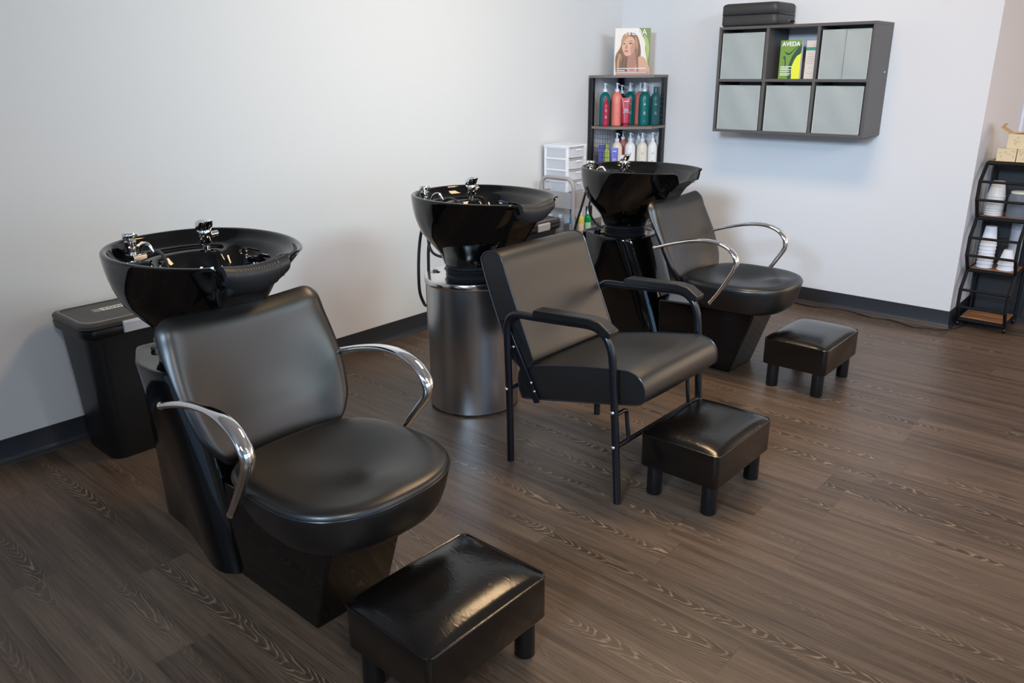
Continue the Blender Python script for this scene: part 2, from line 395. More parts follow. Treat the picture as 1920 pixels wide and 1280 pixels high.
# path swept along the back wall, around the corner and up the side wall
pr = coveprof(); path = [(0.0, 0.0, 0, -1), (SX, 0.0, 1, -1), (SX, RY1, 1, 0)]
b_ = MB(); b_.loft([[(px+nx*u, py+ny*u, v) for u, v in pr] for px, py, nx, ny in path]); struct(b_.build('baseboard_back', basem))
struct(MB().box(SX, SX+0.018, 0.98, 1.07, 0, 2.15).box(SX, SX+0.018, 1.07, 1.95, 2.06, 2.15).build('trim_1', mat('white gloss trim', (0.85, 0.85, 0.86), 0.3), bevel=0.003))
struct(MB().box(SX, SX+0.008, 1.07, 1.95, 0.0, 2.06).build('door_1', mat('white door', (0.8, 0.8, 0.82), 0.35), bevel=0.002))
for px, py, _w in PANELS:
    t = thing('ceiling_light', 'flat white ceiling light panel above the wash area', 'ceiling light', (px, py, CEIL), group='ceiling light panels')
    b_ = MB()
    for q in ((-0.6, 0.6, -0.3, -0.27), (-0.6, 0.6, 0.27, 0.3), (-0.6, -0.57, -0.27, 0.27), (0.57, 0.6, -0.27, 0.27)): b_.box(*q, -0.03, 0)
    b_.build('frame', white, t, smooth=False)
for pos, tgt, _r, _s in WALL_FILLS:  # housings for the added wall fills, out of view
    t = thing('fill_light_head', 'square white head of an added fill light aimed at the far walls', 'ceiling light', (pos[0], pos[1], CEIL), group='added fill light heads')
    MB().lathe([(.06, -.02), (.06, 0)], n=24).build('canopy', white, t)
    MB().tube([(0, 0, -.02), (0, 0, pos[2]-CEIL+.05)], .012, 10).build('stem', white, t)
    d_ = (Vector(tgt)-Vector(pos)); h_ = MB().box(-.42, .42, -.42, .42, .012, .05).build('head', white, t, bevel=.004)
    h_.location = (0, 0, pos[2]-CEIL); h_.rotation_euler = d_.to_track_quat('-Z', 'Y').to_euler()

# ------------------------------------------------------------ wash basins
RIM = [(-.236, 0), (-.233, .05), (-.220, .10), (-.196, .147), (-.15, .197), (-.075, .240), (.02, .263), (.11, .264), (.19, .250), (.26, .224), (.32, .190), (.358, .158), (.372, .128), (.373, .09), (.37, .045), (.369, 0)]
def rim_outline(n=96):
    up_ = spline([(x, y, 0) for x, y in RIM], 10)
    L = [0]
    for a, b in zip(up_, up_[1:]): L.append(L[-1]+(b-a).length)
    half = []
    for k in range(n//2+1):
        d = L[-1]*k/(n//2)
        half.append((interp(d, L, [p.x for p in up_]), interp(d, L, [p.y for p in up_])))
    half[0] = (half[0][0], 0); half[-1] = (half[-1][0], 0)
    return half+[(x, -y) for x, y in reversed(half[1:-1])]
RO = rim_outline()
def notch(x, y, f=1.0):
    if x < 0.22: return 0
    tw = 0.026+0.11*(1-f)
    return 0.048*f**1.5*sstep((0.124-abs(y))/tw)*sstep((x-0.22)/0.10)
def basin(parent, neck_pad, zr=0.955, zn=0.655, rn=0.118, hose=1):
    """rim height zr, neck height zn; local origin on the neck axis"""
    n = len(RO)
    b = MB(); rings = []
    circ = [(rn*math.cos(a), rn*math.sin(a)) for a in [math.atan2(y*1.0, x) for x, y in RO]]
    zs = [0, .02, .05, .09, .14, .17, .20, .23, .255, .275, .287, .294]
    side = [(0, 0), (.02, .05), (.05, .16), (.09, .42), (.14, .72), (.19, .88), (.24, .965), (.28, .997), (.30, 1.0)]
    for z in zs:
        r = []
        for (x, y), (cx, cy) in zip(RO, circ):
            fr = sstep((x+0.02)/0.3)
            sS = interp(z, [a for a, _ in side], [c for _, c in side]); sF = interp(z, [0, .02, .30], [0, .03, 1.0])
            k = sS*(1-fr)+sF*fr
            zz = zn+z*(zr-zn)/0.30-notch(x, y, z/.30)
            r.append((cx+(x-cx)*k, cy+(y-cy)*k, zz))
        rings.append(r)
    def off(d, dz):     # inward offset of the rim
        out = []
        for i in range(n):
            a = Vector(RO[i-1]); c = Vector(RO[(i+1) % n]); t = (c-a).normalized(); nn = Vector((t.y, -t.x))
            if nn.dot(Vector((0.05, 0))-Vector(RO[i])) < 0: nn = -nn
            p = Vector(RO[i])+nn*d
            out.append((p.x, p.y, zr-notch(*RO[i])+dz))
        return out
    rings += [off(0.0015, -0.003), off(0.005, 0.0), off(0.011, 0.001), off(0.017, -0.002), off(0.021, -0.008), off(0.024, -0.02)]
    inner = off(0.024, -0.02)
    # inside: a tap ledge at the rear, a deep bowl at the front
    ctr = Vector((0.085, 0))
    for q in (0.06, 0.12, 0.2, 0.28, 0.36, 0.42, 0.47, 0.52, 0.58, 0.66, 0.76, 0.88, 0.97):
        r = []
        for x, y, z in inner:
            p = Vector((x, y)).lerp(ctr, q)
            rear = sstep((-0.02-x)/0.12)
            zf = -0.165*sstep(q/0.5)-0.012*q
            zl = -0.028*sstep(q/0.1)-0.15*sstep((q-0.40)/0.14)
            r.append((p.x, p.y, zr-0.02-notch(x, y)*(1-q)+zf*(1-rear)+zl*rear))
        rings.append(r)
    b.loft(rings, True, True)
    o = b.build('basin', ceramic, parent, angle=70)
    # drain
    MB().lathe([(0.028, 0), (0.03, 0.004), (0.018, 0.005)], (0.085, 0, zr-0.197)).build('drain', chrome, o)
    zl = zr-0.05
    # vacuum breaker: square base, stem, domed cap
    k = MB(); k.box(-.19, -.125, -.135, -.085, zl, zl+0.012, rot=0.3); k.lathe([(.013, .012), (.013, .03), (.017, .032), (.017, .05), (.012, .052), (.012, .058), (.021, .060), (.023, .066), (.023, .073), (.020, .077), (.004, .079)], (-.16, -.11, zl), 24)
    k.tube(spline([(-.13, -.10, zl+.018), (-.118, -.095, zl+.04), (-.10, -.085, zl+.045), (-.088, -.08, zl+.03), (-.084, -.078, zl+.012)], 6), 0.0055, 10)
    k.build('vacuum_breaker', chrome, o, bevel=0.001)
    # single lever mixer
    t = MB(); mx_, my_ = -.085, .095
    t.lathe([(.013, 0), (.013, .014), (.020, .018), (.023, .024), (.022, .062), (.019, .066)], (mx_, my_, zl), 24)
    top = [(0.026*math.cos(a), 0.026*math.sin(a)) for a in [2*math.pi*i/20 for i in range(20)]]
    t.loft([[(mx_+x*0.8, my_+y*0.8, zl+.064) for x, y in top], [(mx_+x, my_+y, zl+.070) for x, y in top], [(mx_+x+0.012*(x > 0), my_+y, zl+.090+0.25*x) for x, y in top], [(mx_+x*.85, my_+y*.85, zl+.096+0.25*x) for x, y in top]])
    t.tube([(mx_, my_+.02, zl+.045), (mx_, my_+.045, zl+.047)], 0.010, 12)
    tm = t.build('mixer_tap', chrome, o, bevel=0.001)
    # spray hose lying in the bowl
    h = MB(); h.tube(spline([(-.084, -.078, zl+.015), (-.03, -.085, zl+.032), (.04, -.10, zl+.018), (.10, -.12, zl-.03), (.13, -.12, zl-.08), (.09, -.07, zr-.18), (.02, .02, zr-.183)], 8), 0.0052, 10)
    h.build('spray_hose', rubber, o)
    if neck_pad:
        m = 96; rg = []
        for i in range(m+1):
            s = -1+2*i/m; y = s*0.100
            zc = zr-0.036+0.012*abs(s)**2; x = 0.362
            rr = 0.030*(1-0.25*abs(s)**6)+0.0007*math.sin(i*math.pi)
            sect = []
            for q in range(20):
                a = 2*math.pi*q/20; rx, rz = 0.025, 0.027
                px = rx*math.cos(a); pz = rz*math.sin(a)
                if math.sin(a) < 0: pz *= 1.0+0.85*(1-abs(s)**3); px += 0.006*math.sin(a)
                wr = 1+0.016*math.sin(i*math.pi/2+.8) if 12 < i < 76 else (.93 if i >= 80 else 1)
                sect.append((x+px*wr, y, zc+pz*wr-0.004))
            rg.append(sect)
        p = MB(); p.loft(rg); pad = p.build('neck_rest', rubber, o, angle=80)
    return o

def bellows(parent, z0, z1, r=0.118):
    pr = []; n = 5
    for i in range(n*4+1):
        z = z0+(z1-z0)*i/(n*4); pr.append((r-0.010+0.007*math.cos(i*math.pi/2)*(1)+0.004*math.sin(i), z))
    return MB().lathe(pr, n=48).build('rubber_bellows', rubber, parent, angle=80)

def superell(a0, a1, b, n, m=64, e2=None):
    """plan outline: rear extent a0 (<0), front extent a1, half width b"""
    out = []
    for i in range(m):
        t = 2*math.pi*i/m; c, s = math.cos(t), math.sin(t)
        e = n if c > 0 else (e2 or n)
        x = (abs(c)**(2/e))*(a1 if c > 0 else -a0)*(1 if c > 0 else -1)
        y = (abs(s)**(2/e))*b*(1 if s > 0 else -1)
        out.append((x, y))
    return out

def wash_chair(parent, arm, seatdx):
    # ---- seat cushion
    m = 72
    base = superell(-.27, .242, .256, 2.55, m, 3.2)
    def ring(sc, z, tilt=0, dx=0): return [(x*sc+dx, y*sc, z+tilt*x) for x, y in base]
    rings = [ring(.70, .330), ring(.83, .336), ring(.875, .345), ring(.91, .36), ring(.945, .385), ring(.975, .415), ring(.995, .442), ring(1.0, .456), ring(.992, .464), ring(.975, .470)]
    def top(sc):
        out = []
        for x, y in base:
            X, Y = x*sc, y*sc
            d = 1-sc
            dish = -0.030*math.exp(-(((X+0.02)/0.14)**2+(Y/0.15)**2))
            roll = 0.008*sstep(d/0.12)*1.0
            cen = 0.012*math.exp(-(((X-0.13)/0.07)**2+(Y/0.06)**2))
            out.append((X, Y, .470+roll+dish*sstep(d/0.3)+cen*sstep(d/.2)))
        return out
    rings += [top(s) for s in (.955, .92, .87, .8, .7, .6, .5, .4, .3, .2, .1, .02)]
    b = MB(); b.loft(rings); seat = b.build('seat', leather, parent, angle=80); seat.location = (seatdx, 0, 0)
    MB().tube([(x*1.001, y*1.001, .456) for x, y in base], 0.0022, 6, closed=True).build('seam', piping, seat)
    # ---- backrest: curved shell with wings
    ZT = [0.40, 0.44, 0.50, 0.57, 0.64, 0.72, 0.78, 0.815]
    XT = [-.262, -.275, -.305, -.34, -.368, -.398, -.420, -.436]
    WT = [.19, .215, .244, .258, .265, .266, .264, .262]
    nu, nv = 28, 20
    def surf(u, v, side):
        s = -1+2*u; z = .40+(.815-.40)*v
        hw = interp(z, ZT, WT); x = interp(z, ZT, XT)
        # rounded top corners and lower corners
        tz = z
        if v > 0.5: tz = z+(0.020*s*s-0.040*max(0, (abs(s)-.78)/.22)**2.4)*((v-0.5)/0.5)**2
        if v < 0.3: tz = z+0.03*abs(s)**4*(1-v/0.3)
        wing = 0.060*(abs(s)**2.2)*(0.35+0.65*math.sin(math.pi*min(1, v*1.1+0.05)))
        pud = 0.018*math.sin(math.pi*v)*(1-s*s)
        e = max(abs(s)**10, abs(2*v-1)**12)
        th = 0.027*(1-e)**0.5+0.002
        xc = x-0.045+0.026*v*v+wing*(1-0.25*v*v)
        lum = 0.010*math.exp(-((v-0.28)/0.16)**2)*(1-s*s)
        return (xc+(th+pud*0.3+lum if side > 0 else -th), s*hw, tz)
    b = MB(); b.grid(lambda u, v: surf(u, v, 1), nu, nv); b.grid(lambda u, v: surf(1-u, v, -1), nu, nv)
    # edge band
    edge = [(i/nu, 0) for i in range(nu)]+[(1, j/nv) for j in range(nv)]+[(1-i/nu, 1) for i in range(nu)]+[(0, 1-j/nv) for j in range(nv)]
    A = b.ring([surf(u, v, 1) for u, v in edge]); B = b.ring([surf(u, v, -1) for u, v in edge])
    for i in range(len(A)): j = (i+1) % len(A); b.f.append((A[j], A[i], B[i], B[j]))
    bk_ = b.build('backrest', leather, parent, subsurf=1); bk_.location = (0, .012, 0)
    # ---- chrome arms
    prof = [(-.385, .600), (-.33, .620), (-.25, .645), (-.17, .664), (-.10, .672), (-.04, .668), (.01, .650), (.042, .620), (.052, .590), (.045, .560), (.015, .510), (-.03, .440), (-.072, .385)]
    for s in (-1, 1):
        pts = []
        for i, (x, z) in enumerate(prof):
            y = arm[3]
            if i < 3: y -= 0.008*(3-i)/3
            if i > 9: y -= 0.006*(i-9)
            lo = sstep((i-8)/4)
            pts.append((x+arm[0]+arm[2]*lo, s*y, z+arm[1]*(1-lo)))
        sm = spline(pts, 6); nn_ = len(sm); b = MB(); rings = []
        for k_, c_ in enumerate(sm):
            f_ = k_/(nn_-1); tn = (sm[min(k_+1, nn_-1)]-sm[max(k_-1, 0)]).normalized()
            yv = Vector((0, 1, 0)); nv_ = tn.cross(yv).normalized()
            ru = interp(f_, [0, .12, .45, .62, .8, 1], [.0105, .013, .020, .0205, .016, .0105]); rv = interp(f_, [0, .5, .65, 1], [.009, .0095, .012, .0095])
            rings.append([c_+yv*ru*math.cos(2*math.pi*q/18)+nv_*rv*math.sin(2*math.pi*q/18) for q in range(18)])
        b.loft(rings)
        a = b.build('armrest', chrome, parent, angle=80)
        MB().ball((pts[0][0]-.002, pts[0][1], pts[0][2]), 0.0115).build('end_cap', chrome, a)
        MB().ball((pts[-1][0]-.002, pts[-1][1], pts[-1][2]-.003), 0.011).build('end_cap', chrome, a)

def seat_box(parent):
    w = .125
    p = [(-.42, 0), (0, 0), (.105, .315), (.06, .332), (-.42, .305)]
    MB().prism(p, 'y', -w, w).build('seat_base', gloss, parent, bevel=0.006, seg=2)
    MB().prism([(-.12, .325), (.09, .325), (.10, .345), (-.13, .345)], 'y', -.12, .12).build('seat_plate', blkplastic, parent)

def pedestal(parent):
    # rounded loft: outline from top to floor, front leaning forward downwards
    top = [(-.945, .0), (-.945, .085), (-.925, .108), (-.87, .135), (-.79, .168), (-.70, .172), (-.64, .158), (-.595, .12), (-.572, .07), (-.565, 0)]
    bot = [(-.925, .0), (-.925, .075), (-.91, .098), (-.85, .105), (-.74, .112), (-.62, .135), (-.47, .162), (-.40, .135), (-.375, .08), (-.37, 0)]
    def outl(k):
        h = [((1-k)*a[0]+k*b[0], (1-k)*a[1]+k*b[1], 0) for a, b in zip(top, bot)]
        sp = spline(h, 5); return [(p.x, p.y) for p in sp]+[(p.x, -p.y) for p in reversed(sp[1:-1])]
    def sc(o, s): return [(-.75+(x+.75)*s, y*s) for x, y in o]
    rings = []
    for z, k in ((0, 1), (.06, .93), (.15, .8), (.25, .62), (.35, .44), (.45, .27), (.52, .14), (.57, .05), (.59, .02)):
        rings.append([(x, y, z) for x, y in outl(k)])
    o0 = outl(0)
    for s, z in ((.995, .598), (.98, .602), (.955, .603), (.90, .601), (.5, .6)): rings.append([(x, y, z) for x, y in sc(o0, s)])
    MB().loft(rings).build('pedestal', gloss, parent, angle=60)
    MB().lathe([(.017, 0), (.019, .006), (.017, .012), (.006, .014)], (-.865, -.065, .602), 20).build('hose_grommet', rubber, parent)

def wash_unit(loc, label, pad, dyb=0.0, arm=(0, 0, 0, .272), seatdx=0.0):
    t = thing('shampoo_unit', label, 'salon wash unit', loc)
    pedestal(t); seat_box(t); wash_chair(t, arm, seatdx)
    e = basin(t, pad); e.location = (-.73, dyb, 0)
    bl = bellows(t, .598, .665); bl.location = (-.73, 0, 0)
    return t
U1 = wash_unit((1.744, -3.845, 0), 'nearest black shampoo unit, with chrome arms and ribbed neck pad, beside the towel bin', True, .028, (-.010, .006, -.03, .285), .028)
U3 = wash_unit((1.697, -1.343, 0), 'black shampoo unit farthest back, with chrome arms and no neck pad, near the back wall', False, 0, (.010, .008, .0, .272), 0)
# hoses of the far unit
k = MB(); k.tube(spline([(-.90, -.04, .86), (-.93, -.06, .72), (-.90, -.03, .63), (-.84, -.03, .615)], 8), 0.006, 10); k.build('water_hose', rubber, U3)
k = MB(); k.tube(spline([(-.93, -.08, .84), (-.955, -.10, .72), (-.985, -.115, .60), (-1.0, -.12, .45)], 8), 0.007, 10); k.build('water_hose', satinblk, U3)

# middle unit: basin on a steel drum
t = thing('wash_basin', 'black ceramic wash basin on a brushed steel drum pedestal, behind the waiting chair', 'wash basin', (0.965, -2.54, 0))
b_ = MB(); b_.lathe([(.186, 0), (.192, .004), (.192, .014)], n=64); b_.build('base_ring', blkplastic, t)
b_ = MB(); b_.lathe([(.200, .010), (.200, .578)], n=96, cap0=True, cap1=True); ped = b_.build('pedestal', steel, t, angle=60)
MB().box(-.2022, -.1995, -.003, .003, .012, .576).build('seam', mat('bright steel edge', (0.8, 0.8, 0.8), 0.2, metal=1), ped)
ped.rotation_euler = (0, 0, math.radians(51))
b_ = MB(); b_.lathe([(.203, .572), (.206, .576), (.206, .596), (.203, .601), (.10, .602)], n=96); tr = b_.build('top_plate', mat('polished steel', (0.75, 0.74, 0.73), 0.16, metal=1), t, angle=50)
MB().lathe([(.020, 0), (.022, .004), (.018, .006), (.013, .003)], (-.15, -.075, .602), 24).build('grommet', chrome, tr)
MB().lathe([(.012, 0), (.012, .005)], (-.15, -.075, .602), 20).build('grommet_hole', rubber, tr)
e = basin(t, True)
bellows(t, .600, .668)
k = MB(); k.tube(spline([(-.18, -.07, .83), (-.245, -.06, .77), (-.262, -.07, .65), (-.268, -.07, .50), (-.255, -.06, .435), (-.235, -.06, .425), (-.222, -.05, .45), (-.222, -.05, .60), (-.21, -.05, .72), (-.17, -.04, .80)], 8), 0.007, 12); k.build('water_hose', rubber, t)
k = MB(); k.tube(spline([(-.19, -.06, .80), (-.205, -.06, .73), (-.18, -.06, .68), (-.13, -.05, .665), (-.09, -.04, .67)], 8), 0.006, 12); k.build('water_hose', rubber, t)

# ------------------------------------------------------------ waiting chair
t = thing('waiting_chair', 'square black armchair with tubular legs and padded arms, standing in front of the steel drum', 'chair', (1.49, -2.591, 0))
OX = 1.49
for s in (-1, 1):
    prof = [(1.488, 0.0), (1.486, .2), (1.480, .40), (1.476, .52), (1.480, .565), (1.498, .592), (1.53, .604), (1.60, .608), (1.75, .620), (1.84, .627), (1.885, .622), (1.918, .600), (1.938, .565), (1.948, .52), (1.958, .40), (1.972, .22), (1.988, 0.0)]
    b_ = MB(); b_.tube(spline([(x-OX, s*.288, z) for x, z in prof], 6), 0.0138, 16); fr = b_.build('side_frame', satinblk, t, angle=80)
    for x, z in ((1.482, .303), (1.963, .343), (1.971, .215)):
        MB().ball((x-OX, s*(.288+.0135), z), 0.0075).build('screw', screw, fr)
    pd = [(1.615, .622), (1.62, .642), (1.63, .647), (1.86, .660), (1.905, .655), (1.952, .628), (1.950, .610), (1.925, .606), (1.89, .628), (1.85, .634), (1.62, .616)]
    MB().prism([(x-OX, z) for x, z in pd], 'y', s*.288-.026, s*.288+.026).build('arm_pad', leather, t, bevel=0.011, seg=4)
MB().tube([(1.973-OX, -.288, .212), (1.973-OX, .288, .212)], .0085, 10).build('cross_bar', satinblk, t)
MB().tube([(1.484-OX, -.288, .303), (1.484-OX, .288, .303)], .0095, 10).build('cross_bar', satinblk, t)
for s in (-1, 1):
    MB().tube(spline([(1.963-OX, s*.288, .328), (1.962-OX, s*.235, .328), (1.962-OX, s*.216, .322), (1.962-OX, s*.210, .305), (1.967-OX, s*.209, .26), (1.973-OX, s*.208, .212)], 4), .0075, 10).build('support_strut', satinblk, t)
# seat cushion (side profile extruded, crowned)
sp = [(1.515, .262), (1.50, .30), (1.498, .345), (1.51, .375), (1.56, .40), (1.75, .445), (1.95, .480), (2.0, .481), (2.035, .468), (2.052, .44), (2.056, .41), (2.05, .388), (2.03, .376), (1.98, .362), (1.75, .31), (1.55, .267)]
spc = spline([(x, z, 0) for x, z in sp]+[(sp[0][0], sp[0][1], 0)], 4)[:-1]
def cushion(name, prof, hw, crown, parent, m, ny=14, plan=0.0):
    cx = sum(p[0] for p in prof)/len(prof); cz = sum(p[1] for p in prof)/len(prof)
    b = MB(); rings = []
    for sc, y in ((0.02, -hw-.003), (.6, -hw-.003), (.96, -hw)): rings.append([(cx+(x-cx)*sc-OX, y, cz+(z-cz)*sc) for x, z in prof])
    for j in range(ny+1):
        y = -hw+2*hw*j/ny; k = 1-(y/hw)**4
        rings.append([(cx+(x-cx)*(1+plan*k)-OX, y, z+crown*k*(1 if z > cz else -.2)) for x, z in prof])
    for sc, y in ((.96, hw), (.6, hw+.003), (.02, hw+.003)): rings.append([(cx+(x-cx)*sc-OX, y, cz+(z-cz)*sc) for x, z in prof])
    b.loft(rings); o = b.build(name, m, parent, angle=50)
    for s in (-1, 1):
        q = MB(); q.tube([(x-OX, s*hw, z) for x, z in prof], .0032, 6, closed=True); q.build('piping', piping, o)
    return o
cushion('seat', [(p.x, p.y) for p in spc], .25, .008, t, leather2, plan=0.02)
bp_ = [(1.500, .392), (1.525, .385), (1.556, .395), (1.570, .420), (1.568, .445), (1.50, .600), (1.445, .730), (1.425, .782), (1.405, .803), (1.375, .810), (1.345, .803), (1.325, .785), (1.322, .76), (1.365, .64), (1.43, .49), (1.475, .41)]
bpc = spline([(x, z, 0) for x, z in bp_]+[(bp_[0][0], bp_[0][1], 0)], 4)[:-1]
cushion('backrest', [(p.x, p.y) for p in bpc], .255, .003, t, leather2)
for s in (-1, 1):
    pts = [(1.425, .56), (1.45, .565), (1.615, .272), (1.59, .262), (1.565, .30)]
    br = MB().prism([(x-OX, z) for x, z in pts], 'y', s*.262, s*.268).build('back_bracket', satinblk, t, bevel=.001)
    for x, z in ((1.577, .343), (1.592, .312), (1.49, .465)): MB().ball((x-OX, s*.269, z), .006).build('screw', screw, br)

# ------------------------------------------------------------ footstools
def footstool(loc, label, rz=0):
    t = thing('footstool', label, 'footstool', loc, rz, group='black leather footstools')
    hx, hy, z0, z1 = .150, .205, .115, .235
    MB().loft([[(x*g, y*g, z) for x, y in rrect(-hx, hx, -hy, hy, .018, .018, 5)] for z, g in ((z0, .985), (z0+.004, 1), (z1, 1))]).build('body', bonded_m, t, angle=50)
    n = 24
    def sup(u, v):
        x, y = -1+2*u, -1+2*v
        k = ((1-abs(x)**3.2)*(1-abs(y)**3.6))**.6 if abs(x) < 1 and abs(y) < 1 else 0
        c_ = (abs(x)*abs(y))**7; return (x*hx*(1-.045*c_), y*hy*(1-.033*c_), z1+.001+.030*max(k, 0))
    b = MB(); b.grid(sup, n, n+6); b.grid(lambda u, v: ((-1+2*(1-u))*hx*.98, (-1+2*v)*hy*.98, z1-.003), 1, 1)
    c = b.build('cushion_top', bonded_m, t, angle=80)
    q = [(x, y, z1+.001) for x, y in rrect(-hx+.001, hx-.001, -hy+.001, hy-.001, .020, .020, 5)]
    MB().tube(q, .0034, 8, closed=True).build('piping', bonded_m, c)
    for sx in (-1, 1):
        for sy in (-1, 1):
            MB().lathe([(.0255, 0), (.027, .003), (.027, .12)], (sx*.108, sy*.163, 0), 24).build('leg', blkplastic, t, angle=50)
    return t
footstool((2.125, -3.83, 0), 'black leather footstool nearest the camera, in front of the nearest shampoo unit')
footstool((2.152, -2.565, 0), 'black leather footstool in front of the square waiting chair, on the wood floor')
footstool((2.035, -1.315, 0), 'black leather footstool in front of the farthest shampoo unit, nearest the back wall')

# ------------------------------------------------------------ lidded bins
lidm = mat('dark grey lid plastic', (0.045, 0.042, 0.042), 0.45)
handm = mat('silver handle plastic', (0.55, 0.57, 0.6), 0.35)
papm = mat('paper label', (0.75, 0.72, 0.66), 0.7); tapem = mat('clear tape', (0.22, 0.21, 0.21), 0.3); inkm = mat('dark ink', (0.05, 0.05, 0.06), 0.7)
def lidded_bin(loc, label, word):
    t = thing('lidded_bin', label, 'bin', loc)
    def O(g, tp=0): return rrect(0+g+tp*0.3, .315-g-tp, -.20+g+tp, .20-g-tp, .035, .055)
    b = MB(); b.loft([[(x, y, z) for x, y in O(.018, tp)] for z, tp in ((0, .030), (.01, .026), (.30, .013), (.525, 0))])
    body = b.build('body', blkplastic, t, angle=50)
    b = MB(); b.loft([[(x, y, z) for x, y in O(g)] for z, g in ((.515, .006), (.52, .002), (.545, .0), (.552, .006))]); b.build('collar', blkplastic, t, angle=50)
    b = MB(); b.loft([[(x, y, z) for x, y in O(g)] for z, g in ((.550, .008), (.553, .001), (.566, 0), (.574, .006), (.576, .018), (.573, .024), (.574, .06))])
    lid = b.build('lid', lidm, t, angle=40)
    MB().tube([(x, y, .5765) for x, y in O(.017)], .0018, 6, closed=True).build('lid_rim', mat('pale rim line', (0.4, 0.38, 0.36), 0.4), lid)
    MB().prism([(.300, .515), (.322, .52), (.325, .56), (.318, .566), (.300, .566)], 'y', -.055, .055).build('handle', handm, t, bevel=.003)
    if word:
        MB().box(.105, .150, -.085, -.02, .5740, .5746).build('tape', tapem, lid)
        MB().box(.108, .150, -.055, .075, .5747, .5753).build('paper_label', papm, lid)
        # letters read from the front of the bin
        mw = Matrix.Translation((.1400, .01, .5754)) @ Matrix.Rotation(math.radians(90), 4, 'Z')
        text_mesh(word, .030, inkm, 'lettering', lid, mw)
    else:
        MB().box(.108, .150, -.055, .075, .5742, .5750).build('paper_label', papm, lid)
    return t
lidded_bin((.045, -3.745, 0), 'black lidded bin marked TOWELS by the left wall, beside the nearest shampoo unit', 'TOWELS')
lidded_bin((.03, -1.28, 0), 'black lidded bin by the left wall, behind the steel drum basin', None)

# ------------------------------------------------------------ rolling cart, drawer tower, soaps
CX0, CX1, CY0, CY1 = .075, .335, -.985, -.64
t = thing('rolling_cart', 'warm grey metal rolling cart with arched handle by the left wall, holding the drawer tower', 'cart', ((CX0+CX1)/2, (CY0+CY1)/2, 0))
cxm, cym = (CX0+CX1)/2, (CY0+CY1)/2; hx, hy = (CX1-CX0)/2, (CY1-CY0)/2
for y in (-hy+.01, hy-.01):
    b_ = MB(); b_.tube([(-hx, y, .06)]+[(-hx+.06-.06*math.cos(math.radians(a)), y, .737+.06*math.sin(math.radians(a))) for a in range(0, 91, 9)]+[(hx-.06+.06*math.sin(math.radians(a)), y, .737+.06*math.cos(math.radians(a))) for a in range(0, 91, 9)]+[(hx, y, .06)], .0125, 14)
    b_.build('handle_frame', greypaint, t, angle=80)
def tray(z0, z1, g, name):
    o = rrect(-hx+g, hx-g, -hy-.0+g, hy-g, .03, .03)
    b = MB(); b.loft([[(x, y, z) for x, y in o] for z in (z0, z1)]+[[(x*.97, y*.985, z1) for x, y in o], [(x*.97, y*.985, z0+.004) for x, y in o]], True, True)
    return b.build(name, greypaint, t, angle=50)
tray(.610, .712, .004, 'top_basket'); tray(.440, .455, .004, 'tray'); tray(.12, .20, .004, 'basket')
for sx in (-1, 1):
    for sy in (-1, 1):
        b_ = MB(); b_.lathe([(.025, -.012), (.027, -.008), (.027, .008), (.025, .012)], n=18)
        b_.v = [(z, x, y) for x, y, z in b_.v]; c = b_.build('caster', blkplastic, t, angle=50); c.location = (sx*hx, sy*(hy-.01), .027)
# drawer tower standing in the top basket
frost = mat('frosted drawer plastic', (0.86, 0.87, 0.91), 0.3, alpha=0.5)
t = thing('drawer_tower', 'white plastic tower of five clear drawers standing in the grey cart', 'drawer tower', (.130, -.80, .614))
TW, TD, TH = .095, .098, .365   # half x, half y, height
b_ = MB()
for sx in (-1, 1):
    for sy in (-1, 1): b_.box(sx*TW-.017*(sx > 0), sx*TW+.017*(sx < 0), sy*TD-.017*(sy > 0), sy*TD+.017*(sy < 0), 0, TH)
for k in range(6):
    z = k*(TH-.012)/5
    for sy in (-1, 1): b_.box(-TW+.001, TW-.001, sy*(TD-.0035)-.0045, sy*(TD-.0035)+.0045, z+.0003, z+.0117)
    b_.box(-TW+.002, -TW+.008, -TD+.009, TD-.009, z+.0006, z+.0114); b_.box(-TW+.004, TW-.004, -TD+.009, TD-.009, z+.001, z+.005)
b_.box(-TW-.003, TW+.003, -TD-.003, TD+.003, TH-.003, TH+.008)
b_.build('frame', white, t, bevel=.0015)
b_ = MB().box(-TW+.002, TW-.01, -TD+.0015, -TD+.0035, .004, TH-.004).build('side_panel', frost, t)
b_ = MB().box(-TW+.002, TW-.01, TD-.0035, TD-.0015, .004, TH-.004).build('side_panel', frost, t)
b_ = MB().box(-TW+.0005, -TW+.002, -TD+.003, TD-.003, .004, TH-.004).build('back_panel', frost, t)
dz = (TH-.012)/5
content = [(0.45, 0.3, 0.2), (0.5, 0.33, 0.22), (0.48, 0.36, 0.2), (0.4, 0.42, 0.5), (0.35, 0.38, 0.5)]
for k in range(5):
    z = k*dz+.014
    b_ = MB()
    fr_ = [(TW-.006, -TD+.012), (TW+.004, -TD+.012), (TW+.012, -TD*.5), (TW+.014, 0), (TW+.012, TD*.5), (TW+.004, TD-.012), (TW-.006, TD-.012)]
    b_.prism(fr_, 'z', z, z+dz-.016); d = b_.build('drawer', frost, t, bevel=.001)
    MB().box(TW+.008, TW+.022, -.022, .022, z+dz-.028, z+dz-.018).build('drawer_pull', white, d, bevel=.002)
    MB().box(-TW+.02, TW-.02, -TD+.016, TD-.016, z, z+.030).build('contents', mat('drawer contents %d' % k, content[4-k], 0.8), d)

